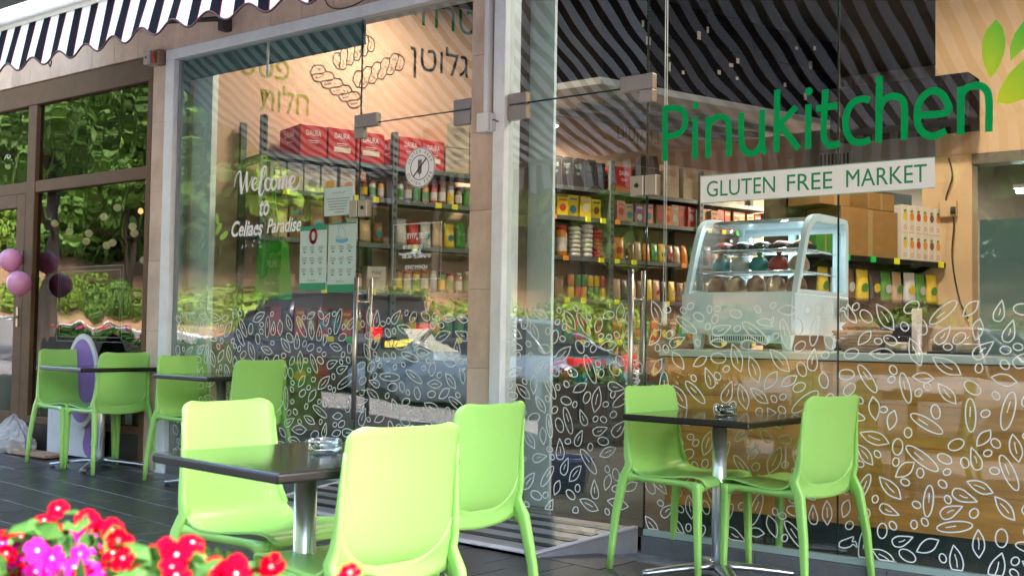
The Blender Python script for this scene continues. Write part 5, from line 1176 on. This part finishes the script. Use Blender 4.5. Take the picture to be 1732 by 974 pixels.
for x in (X0c+.04, (X0c+X1c)/2-.02, X1c-.08): box('rear_door_frame', (x, yb-.028, zc+.308, x+.04, yb-.004, zc+.66), wm, dc)
for k, zz in enumerate((.42, .54)):
    w_ = MB()
    for j in range(9): y = Y0c+.12+.04*k+j*.05; w_.tube([(X0c+.035, y, zc+zz), (X1c-.035, y, zc+zz)], .003, 5)
    for x in (X0c+.06, X1c-.06): w_.tube([(x, Y0c+.12+.04*k, zc+zz-.005), (x, yb-.04, zc+zz-.005)], .004, 5)
    w_.build('wire_shelf', M['chrome'], dc)
ledm = lit('led_glow', (.85, .97, 1), 2.5)
for x in (X0c+.075, (X0c+X1c)/2+.06):
    l_ = MB(); l_.box(x-.012, yb-.034, zc+.32, x+.012, yb-.029, zc+.66); st = l_.build('led_strip', wm, dc); q = MB()
    for j in range(11): q.box(x-.005, yb-.039, zc+.335+j*.03, x+.005, yb-.0345, zc+.345+j*.03)
    q.build('led_dots', ledm, st)
ld = bpy.data.lights.new('case_light', 'AREA'); ld.shape = 'RECTANGLE'; ld.size = .5; ld.size_y = .1; ld.energy = .5; ld.color = (.85, .97, 1); lo = bpy.data.objects.new('case_light', ld); COL.objects.link(lo); lo.parent = dc; lo.location = ((X0c+X1c)/2, Y0c+.4, zc+.69)
for x in (X0c+.05, X1c-.09):
    for y in (Y0c+.05, yb-.1): MB().rings([[(x, y, zc+.001), (x+.035, y, zc+.001), (x+.035, y+.03, zc+.001), (x, y+.03, zc+.001)], [(x-.01, y-.01, zc+.086), (x+.05, y-.01, zc+.086), (x+.05, y+.04, zc+.086), (x-.01, y+.04, zc+.086)]], smooth=False).build('leg', wm, dc)
MB().box(X0c+.16, Y0c-.005, zc+.04, X1c-.14, Y0c+.3, zc+.085, ch=.008).build('grille_housing', wm, dc)
gr_ = MB()
for j in range(24): gr_.box(X0c+.18+j*.013, Y0c-.007, zc+.05, X0c+.185+j*.013, Y0c-.0055, zc+.075)
gr_.build('grille_slots', M['dark'], dc)['kind'] = 'stuff'
box('socket_plate', (X1c+.0315, yb-.2, zc+.16, X1c+.035, yb-.10, zc+.28), M['grayink'], dc)
rc = random.Random(8)
def pastry(x, y, z, w_, d_, h_, col, label, cat='food', group=None, nm='food_tray'):
    e = tag(empty(nm, (x, y, z)), label, cat, group); MB().box(-w_/2, -d_/2, 0, w_/2, d_/2, h_*.45, ch=.005).build('tray', M['dark'], e)
    rs4 = [[(w_*.46*c*math.cos(a), d_*.46*c*math.sin(a), h_*.46+h_*.5*s) for a in [2*math.pi*k/12 for k in range(12)]] for c, s in ((1, 0), (.9, .5), (.6, .85), (.1, 1))]
    MB().rings(rs4).build('filling', PM[col], e)
for i, c in enumerate(('red', 'dark', 'dark', 'pink', 'orange')): pastry(X0c+.10+i*.115, Y0c+.30, zc+.546, .10, .15, .05, c, '%s cake tray from the left on the upper wire shelf of the display case' % ORD[i], group='cake trays on the upper case shelf')
for i, c in enumerate(('teal', 'white', 'teal', 'red', 'beige')):
    e = tag(empty('bread_bag', (X0c+.10+i*.115, Y0c+.26, zc+.424)), '%s bagged bread from the left on the lower wire shelf of the display case' % ORD[i], 'bread', 'bread bags on the lower case shelf')
    MB().rings([[(.052*q*math.cos(a)*(1+.12*math.sin(3*a+i)), .07*q*math.sin(a), z_) for a in [2*math.pi*k/14 for k in range(14)]] for q, z_ in ((.7, 0), (1, .02), (.95, .05), (.6, .078), (.15, .085), (.3, .105))]).build('bag_body', PM[c], e)
for i, c in enumerate(('brown', 'beige', 'brown', 'beige', 'brown')):
    e = tag(empty('paper_bread_bag', (X0c+.10+i*.115, Y0c+.22, zc+.309)), '%s brown loaf bag from the left on the floor of the display case' % ORD[i], 'bread', 'loaf bags on the case floor')
    MB().rings([[(.05*q*math.cos(a), .08*q*math.sin(a), z_) for a in [2*math.pi*k/12 for k in range(12)]] for q, z_ in ((.9, 0), (1, .03), (.8, .07), (.2, .095))]).build('bag_body', PM[c], e)
# basket, domes, screen, sacks on the counter
bk = tag(empty('wicker_basket', (-2.12, .78, 1.019)), 'round woven wicker basket on the counter right of the display case', 'basket'); wk = mat('wicker', (.40, .25, .13), .8, var=.3, scale=30)
for k in range(7): b_ = MB(); rr = .085+.006*k; b_.tube([(rr*math.cos(2*math.pi*j/24)*(1+.02*(j+k) % 2*.5), rr*math.sin(2*math.pi*j/24), .009+k*.016) for j in range(25)], .0085, 6); b_.build('woven_ring', wk, bk)
MB().lathe([(.08, .0), (.08, .006)], 16).build('basket_base', wk, bk); MB().rings([[(.1*q*math.cos(a), .08*q*math.sin(a), z_) for a in [2*math.pi*k/9 for k in range(9)]] for q, z_ in ((.8, .09), (1, .13), (.7, .16), (.1, .17))], smooth=False).build('paper_lining', PM['brown'], bk)
for i, (x, y) in enumerate(((-1.92, .75), (-1.72, .85), (-1.56, .70))):
    e = tag(empty('cake_dome', (x, y, 1.019)), ['leftmost', 'middle', 'rightmost'][i]+' clear lidded cake box on the counter right of the basket', 'cake box', 'clear cake boxes on the counter')
    MB().lathe([(.085, 0), (.085, .012)], 20).build('plate', M['dark'], e); MB().lathe([(.08, .013), (.082, .07), (.06, .085), (.001, .088)], 20, cap=False).build('dome', M['clear'], e); MB().lathe([(.06, .014), (.062, .045), (.05, .055)], 16).build('cake', PM[['beige', 'brown', 'beige'][i]], e)
scn = tag(empty('acrylic_screen', (-1.49, .62, 1.019)), 'pale grey green acrylic screen standing on the counter at the right edge', 'screen'); MB().box(0, 0, 0, 1.1, .006, .64).build('screen_sheet', mat('acrylic', (.20, .29, .27), .12, trans=.3), scn); MB().box(0, -.04, 0, 1.1, .04, .006).build('screen_foot', M['steel'], scn)
# gondola shelf with juice cartons in front of the beige pillar
g0 = Vector((-2.84, 2.6, 0)); bs_ = tag(empty('wall_shelf', (g0.x, g0.y, 1.66), SRZ), 'black bracket shelf of juice cartons in front of the beige pillar', 'shelf')
MB().box(-.5, 0, -.03, 1.16, .36, 0, ch=.003).build('shelf_board', M['black_metal'], bs_); MB().box(-.5, -.006, -.035, 1.16, -.001, .003).build('front_lip', M['black_metal'], bs_)
for u in (-.3, .9): MB().prism([(.02, -.032), (.35, -.032), (.35, -.20)], 'x', u, u+.02).build('bracket', M['black_metal'], bs_)
MB().box(-.5, .362, -.9, 1.16, .375, .55).build('back_board', flat('board_brown', (.05, .03, .018)), bs_); MB().box(-.5, .02, -.33, 1.10, .36, -.305, ch=.003).build('shelf_board', M['black_metal'], bs_)
for i, u in enumerate((-.1, .18, .45, .98, 1.08)): o = linkme(tgm[[2, 2, 0, 0, 0][i]], 'price_tag', bs_); o.location = (u, -.008, -.0)
jp = mat('juice_pack', (.62, .52, .42), .45); ng = 0
def gp(u, z, back=.03): p = g0+DV*u-NV*back; return (p.x, p.y, z)
for lay in range(2):
    for i in range(6):
        e = tag(empty('juice_carton', gp(.57+i*.08, 1.661+lay*.202), SRZ), '%s juice carton from the left in the %s row on the black bracket shelf' % (ORD[i], ['lower', 'upper'][lay]), 'carton', 'juice cartons on the bracket shelf')
        MB().box(0, 0, 0, .077, .2, .2, ch=.002).build('box_body', jp, e); o = MB(); pf = Plane((0, -.001, 0), (1, 0, 0), (0, 0, 1)); fan(o, pf, ellipse(.04, .12, .024, .03, 0, 12)); o.build('fruit_print', PM[['yellow', 'orange', 'red', 'orange', 'brown', 'orange'][i]], e); o = MB(); fan(o, Plane((0, -.0016, 0), (1, 0, 0), (0, 0, 1)), ellipse(.030, .158, .012, .008, .8, 8)); fan(o, Plane((0, -.0016, 0), (1, 0, 0), (0, 0, 1)), ellipse(.045, .16, .010, .006, 1.8, 8)); o.build('leaf_print', PM['green'], e); o = MB(); ribbon(o, pf, ellipse(.038, .04, .016, .013, 0, 10), .004, closed=True); o.build('ring_print', PM['red'], e)
orangec = mat('orange_brown_card', (.25, .125, .035), .6, var=.1)
for i, (u, z, w_, d_, h_, mt, l) in enumerate(((-.08, 1.661, .63, .3, .34, orangec, 'large orange brown carton left of the juice cartons'), (-.3, 2.003, .32, .28, .2, orangec, 'smaller orange brown carton on top of the large one behind the display case'), (.22, 2.006, .3, .2, .12, orangec, 'flat orange brown carton stacked above the juice cartons'), (-.33, 1.661, .2, .2, .2, PM['green'], 'green carton with a dark front beside the display case'))):
    e = tag(empty('storage_carton', gp(u, z, .05+i*.004), SRZ), l, 'carton'); MB().box(0, 0, 0, w_, d_, h_, ch=.003).build('box_body', mt, e); MB().box(w_*.46, -.001, 0, w_*.54, .0, h_).build('tape', flat('tape', (.3, .2, .08)), e)
for i in range(2):
    e = tag(empty('food_sack', gp(1.06+.13*i-.02, 1.661, .02), SRZ), ['grey green patterned sack at the end of the bracket shelf', 'lilac patterned sack at the end of the bracket shelf'][i], 'sack'); 
    MB().rings([[(.055+.055*q*math.cos(a), .04*d_*math.sin(a)+.04, z_) for a in [2*math.pi*k/12 for k in range(12)]] for q, d_, z_ in ((.95, 1, 0), (1, 1, .08), (.95, .8, .18), (.8, .3, .24), (.85, .05, .26))]).build('sack_body', flat(['sack_grey', 'sack_lilac'][i], [(.22, .24, .18), (.28, .22, .32)][i]), e); o = MB(); fan(o, Plane((0, -.002, 0), (1, 0, 0), (0, 0, 1)), ellipse(.055, .11, .032, .035, 0, 14)); o.build('round_print', flat(['sp1', 'sp2'][i], [(.3, .3, .08), (.4, .12, .2)][i]), e)
for i in range(10):
    c = ['yellow', 'white', 'brown', 'yellow', 'dark', 'green', 'beige', 'white', 'green', 'yellow'][i]
    e = pouch(0, 0, .125, .22, PM[c], '%s upright snack pouch from the left under the black bracket shelf, mostly %s' % (ORD[i], c), 'snack pouches under the bracket shelf', PM[['green', 'yellow', 'white'][i % 3]]); e.location = gp(-.32+i*.135, 1.356, .06)
# cable with plug on the pillar, bottles in the dark opening
cbl = tag(empty('power_cable', (0, 0, 0)), 'black power cable with a plug hanging down the beige pillar', 'cable'); c = MB(); c.tube(smooth_path([(-2.50, 3.58, 2.44), (-2.47, 3.57, 2.3), (-2.52, 3.58, 2.12), (-2.46, 3.57, 1.98), (-2.47, 3.56, 1.7), (-2.42, 3.56, 1.4), (-2.36, 3.57, 1.25)], 6), .006, 6); c.build('cable', M['rubber'], cbl); MB().box(-2.56, 3.555, 2.0, -2.44, 3.60, 2.12, ch=.005).build('socket', M['beige'], cbl); MB().lathe([(.02, 0), (.018, .05)], 10, (-2.46, 3.55, 2.02)).build('plug', M['rubber'], cbl)
for i in range(5):
    e = tag(empty('drink_bottle', (-2.28+i*.09, 4.3, 1.75)), '%s dark bottle from the left on the shelf in the dark back room' % ORD[i], 'bottle', 'dark bottles in the back room'); MB().lathe([(.034, 0), (.036, .01), (.036, .15), (.014, .20), (.013, .25)], 14).build('bottle_body', clearj, e); MB().lathe([(.015, .25), (.015, .27)], 10).build('cap', M['vinyl'], e)
for i in range(3):
    e = tag(empty('milk_carton', (-2.28+i*.11, 4.25, 1.35)), '%s blue and red carton from the left on the lower shelf of the back room' % ORD[i], 'carton', 'blue cartons in the back room'); MB().box(0, 0, 0, .095, .095, .2, ch=.002).build('box_body', PM['teal'], e); MB().box(-.001, -.001, .17, .096, -.0, .2).build('red_band', PM['red'], e); MB().lathe([(.012, .2), (.012, .225)], 10, (.05, .05, 0)).build('cap', M['vinyl'], e)
for z in (1.74, 1.34): tag(box('back_room_shelf', (-2.31, 4.2, z-.02, -.5, 4.45, z-.001), M['black_metal']), ['upper', 'lower'][z < 1.5]+' black shelf in the dark back room behind the opening', 'shelf')
# ================================================================ ACROSS THE STREET (seen mirrored in the glass)
rq = random.Random(31)
def tree_protos():
    out = []
    for v in range(4):
        mb = MB(); tm = MB(); H = (7.5, 9.5, 6.5, 8.5)[v]
        tm.tube([(0, 0, -.3), (.03, 0, .3), (.05, .05, H*.25), (-.1, .1, H*.5), (.05, 0, H*.75)], [.34, .22, .17, .12, .05], 10)
        for k in range(9):
            a = rq.uniform(0, 6.28); z = H*rq.uniform(.14, .7); r = rq.uniform(1.2, 2.6); e = (math.cos(a)*r, math.sin(a)*r, z+rq.uniform(.6, 1.6)); tm.tube([(0, 0, z), (e[0]*.5, e[1]*.5, z+.5), e], [.09, .06, .02], 6)
            leaf_cloud(mb, 200, e, (1.25, 1.25, 1.0), .27, rng=rq, inner=.1)
        for k in range(7): leaf_cloud(mb, 230, (rq.uniform(-1.7, 1.7), rq.uniform(-1.7, 1.7), H*rq.uniform(.35, .98)), (1.25, 1.25, 1.0), .27, rng=rq, inner=.15)
        out.append((mb.mesh('crown', M[('leafA', 'leafB', 'leafC', 'leafA')[v]]), tm.mesh('trunk', M['bark'])))
    return out
TP = tree_protos()
mb = MB(); tm = MB(); tm.tube([(0, 0, -.3), (.03, 0, .3), (.05, .05, 2.2), (-.1, .1, 4), (.05, 0, 6)], [.34, .22, .17, .12, .05], 10)
for k in range(14):
    a = rq.uniform(0, 6.28); z = rq.uniform(3.0, 6.0); r = rq.uniform(.8, 2.8); e = (math.cos(a)*r, math.sin(a)*r, z+.6); tm.tube([(0, 0, z-.9), (e[0]*.5, e[1]*.5, z), e], [.07, .05, .015], 6); leaf_cloud(mb, 520, e, (1.0, 1.0, .8), .105, rng=rq, inner=.05, aspect=2.4)
TP.append((mb.mesh('crown', M['leafA']), tm.mesh('trunk', M['bark'])))
TR = [(-19.6, -6.3, 4, 1.0, 'tree at the pavement edge whose trunk shows mirrored in the brown shopfront'), (-26, -19, 1, 1.1, None), (-31, -21, 0, 1.15, None), (-36, -19, 3, 1.1, None), (-42, -22, 2, 1.2, None), (-22, -20, 2, 1.0, None), (-17.5, -21, 1, 1.1, None), (-13, -19.5, 0, 1.0, None), (-9, -22, 2, 1.1, None), (-5.5, -20, 3, 1.05, None), (-1.5, -21.5, 0, 1.1, None), (2.5, -19.5, 1, 1, None), (7, -21, 2, 1.1, None), (-50, -24, 1, 1.3, None), (-28, -28, 3, 1.3, None), (-15, -28, 2, 1.3, None), (-4, -29, 3, 1.25, None), (6, -30, 0, 1.3, None), (-39, -30, 0, 1.4, None), (12, -24, 3, 1.2, None)]+[(-48+4.1*i, -25-2*(i%2), (1, 0, 3, 2)[i%4], 1.5, None) for i in range(14)]
for k, (x, y, v, s, l) in enumerate(TR):
    z = ground(x, -4.5)-.05 if y > -8 else terrain_z(x, y)-.1
    t = empty('street_tree', (x, y, z), rq.uniform(0, 6)); t.scale = (s, s, s*rq.uniform(.9, 1.1)); linkme(TP[v][0], 'crown', t); linkme(TP[v][1], 'trunk', t)
    tag(t, l or '%s tree on the bank across the street, %s foliage, seen mirrored in the glass' % (ordn(k-1), ['mid green', 'light green', 'dark green', 'mid green', 'mid green'][v]), 'tree', 'trees across the street' if not l else None)
for k in range(15):
    x = -44+k*3.6; y = -17.2+rq.uniform(-.6, .6); mb = MB()
    for j in range(4): leaf_cloud(mb, 420, (rq.uniform(-1.2, 1.2), rq.uniform(-.5, .5), rq.uniform(.2, .55)), (1.0, .8, .75), .10, rng=rq, inner=.5, zmin=-.2)
    h = mb.build('bush', M['leafB'] if k % 3 else M['leafA'], loc=(x, y, terrain_z(x, y))); tag(h, '%s clipped green bush along the bank across the street' % ordn(k), 'bush', 'bushes along the bank')
mb = MB()
for j in range(12): leaf_cloud(mb, 330, (rq.uniform(-1.6, 1.6), rq.uniform(-.8, .8), rq.uniform(.3, 3.0)), (1.3, 1.0, .9), .20, rng=rq, inner=.4)
shm = mb.mesh('shrub', M['leafB']); mb = MB()
for j in range(12): leaf_cloud(mb, 330, (rq.uniform(-1.6, 1.6), rq.uniform(-.8, .8), rq.uniform(.3, 3.0)), (1.3, 1.0, .9), .20, rng=rq, inner=.4)
shm2 = mb.mesh('shrub', M['leafA'])
for k in range(26):
    x = -62+k*3.1; y = -22.5+rq.uniform(-1, 1); o = bpy.data.objects.new('tall_shrub', shm if k % 3 == 1 else shm2); COL.objects.link(o); o.location = (x, y, terrain_z(x, y)-.2); o.rotation_euler.z = rq.uniform(-.4, .4); o.scale = (1, 1, rq.uniform(.85, 1.25))
    tag(o, '%s tall shrub from the left on the bank across the street, behind the clipped bushes' % ordn(k), 'shrub', 'tall shrubs on the bank')
# ---- parked cars
def car(x, y, z, rz, paint, label, suv=False):
    c = tag(empty('parked_car', (x, y, z), rz), label, 'car'); L_, Wd, Hr, Hb = (4.5, 1.76, 1.46, .92) if not suv else (4.5, 1.86, 1.72, 1.05)
    cp = mat('car_paint_'+('dark' if suv else 'silver'), paint, .25, .3, coat=1); dg = flat('car_glass', (.015, .02, .025), .05)
    st = [(-L_/2, .42, .55), (-L_/2+.06, .30, .80), (-L_/2+.35, .22, Hb-.02), (-1.0, .20, Hb), (.6, .20, Hb-.02), (1.2, .20, Hb-.08), (1.9, .24, .78), (L_/2-.06, .32, .66), (L_/2, .44, .56)] if not suv else [(-L_/2, .45, .95), (-L_/2+.06, .34, Hb), (-L_/2+.4, .25, Hb+.02), (-1.0, .24, Hb), (.6, .24, Hb-.02), (1.2, .25, Hb-.06), (1.9, .3, .92), (L_/2-.06, .36, .8), (L_/2, .46, .7)]
    rs = []
    for i, (X, zb, zt) in enumerate(st):
        w2 = Wd/2*(.90 if i in (0, len(st)-1) else .97 if i in (1, len(st)-2) else 1)
        rs.append([(X, -w2*.94, zb), (X, -w2, zb+.12), (X, -w2, (zb+zt)/2+.03), (X, -w2*.95, zt-.03), (X, -w2*.86, zt), (X, w2*.86, zt), (X, w2*.95, zt-.03), (X, w2, (zb+zt)/2+.03), (X, w2, zb+.12), (X, w2*.94, zb)])
    MB().rings(rs).build('body', cp, c)
    # greenhouse: glass volume and painted roof, pillars
    rb, rf_ = (-1.75, -1.05) if not suv else (-2.12, -1.85)
    gh = [(rb, Hb-.03, Hb-.02, .80), (rf_, Hb-.03, Hr-.06, .66), (-.3, Hb-.03, Hr-.02, .67), (.35, Hb-.04, Hr-.06, .66), (1.25, Hb-.1, Hb-.09, .78)]
    rs = [[(X, -Wd/2*.90, a), (X, -Wd/2*.90*(1 if b-a < .05 else .8+.0*w_), b), (X, Wd/2*.90*(1 if b-a < .05 else .8), b), (X, Wd/2*.90, a)] for X, a, b, w_ in gh]
    MB().rings(rs, smooth=False).build('windows', dg, c)
    r2 = MB(); r2.rings([[(X, -Wd/2*.745, zz), (X, -Wd/2*.70, zz+.03), (X, Wd/2*.70, zz+.03), (X, Wd/2*.745, zz), (X, Wd/2*.7, zz-.015), (X, -Wd/2*.7, zz-.015)] for X, zz in ((rf_-.06, Hr-.075), (rf_+.15, Hr-.035), (-.3, Hr-.015), (.30, Hr-.04), (.42, Hr-.08))]); r2.build('roof', cp, c)
    for s in (-1, 1):
        for (xa, za, xb, zb_) in ((rb+.02, Hb-.02, rf_, Hr-.06), (.35, Hr-.06, 1.22, Hb-.08), (-.35, Hb, -.32, Hr-.03), (-1.1, Hb, -.98, Hr-.07)): MB().tube([(xa, s*Wd/2*.89, za), (xb, s*Wd/2*.735, zb_)], [.026, .02], 6).build('pillar', cp, c)
        for X in (-1.35, 1.38):
            w_ = MB(); w_.lathe([(.20, -.10), (.31, -.10), (.325, -.06), (.325, .06), (.31, .10), (.20, .10)], 24); o = w_.build('tyre', M['rubber'], c, loc=(X, s*(Wd/2-.10), .325)); o.rotation_euler.x = R(90)
            w_ = MB(); w_.lathe([(.001, -.03), (.08, -.05), (.19, -.102), (.205, -.09), (.205, .09), (.001, .03)], 16); r_ = w_.build('rim', M['steel'], o)
        MB().box(-L_/2-.01, s*Wd*.33-.17, .70 if not suv else .95, -L_/2+.14, s*Wd*.33+.20, .90 if not suv else 1.16, ch=.02).build('tail_light', flat('tail_red', (.55, .01, .015), .15), c); MB().box(L_/2-.12, s*Wd*.33-.15, .58, L_/2+.005, s*Wd*.33+.17, .70, ch=.02).build('headlight', M['clear'], c)
        MB().box(.55, s*(Wd/2+.02)-.02, Hb-.02, .75, s*(Wd/2+.14), Hb+.12, ch=.02).build('wing_mirror', cp, c)
    MB().box(-L_/2-.015, -.26, .62 if not suv else .8, -L_/2+.03, .26, .73 if not suv else .91).build('number_plate', flat('plate_yellow', (.7, .55, .05)), c); MB().box(-L_/2-.04, -Wd*.44, .34, -L_/2+.1, Wd*.44, .52, ch=.03).build('rear_bumper', cp, c)
    return c
car(-11.0, -8.7, ground(-10, -5)-.24, R(180), (.14, .20, .26), 'silver blue saloon car parked at the kerb, mirrored in the right door')
car(-15.2, -8.9, ground(-14, -5)-.24, R(180), (.015, .02, .035), 'dark blue car parked further up the street, mirrored in the left window', True)
car(-4.5, -8.8, ground(-4.5, -5)-.22, R(180), (.35, .36, .37), 'light grey car parked opposite the counter window', False)
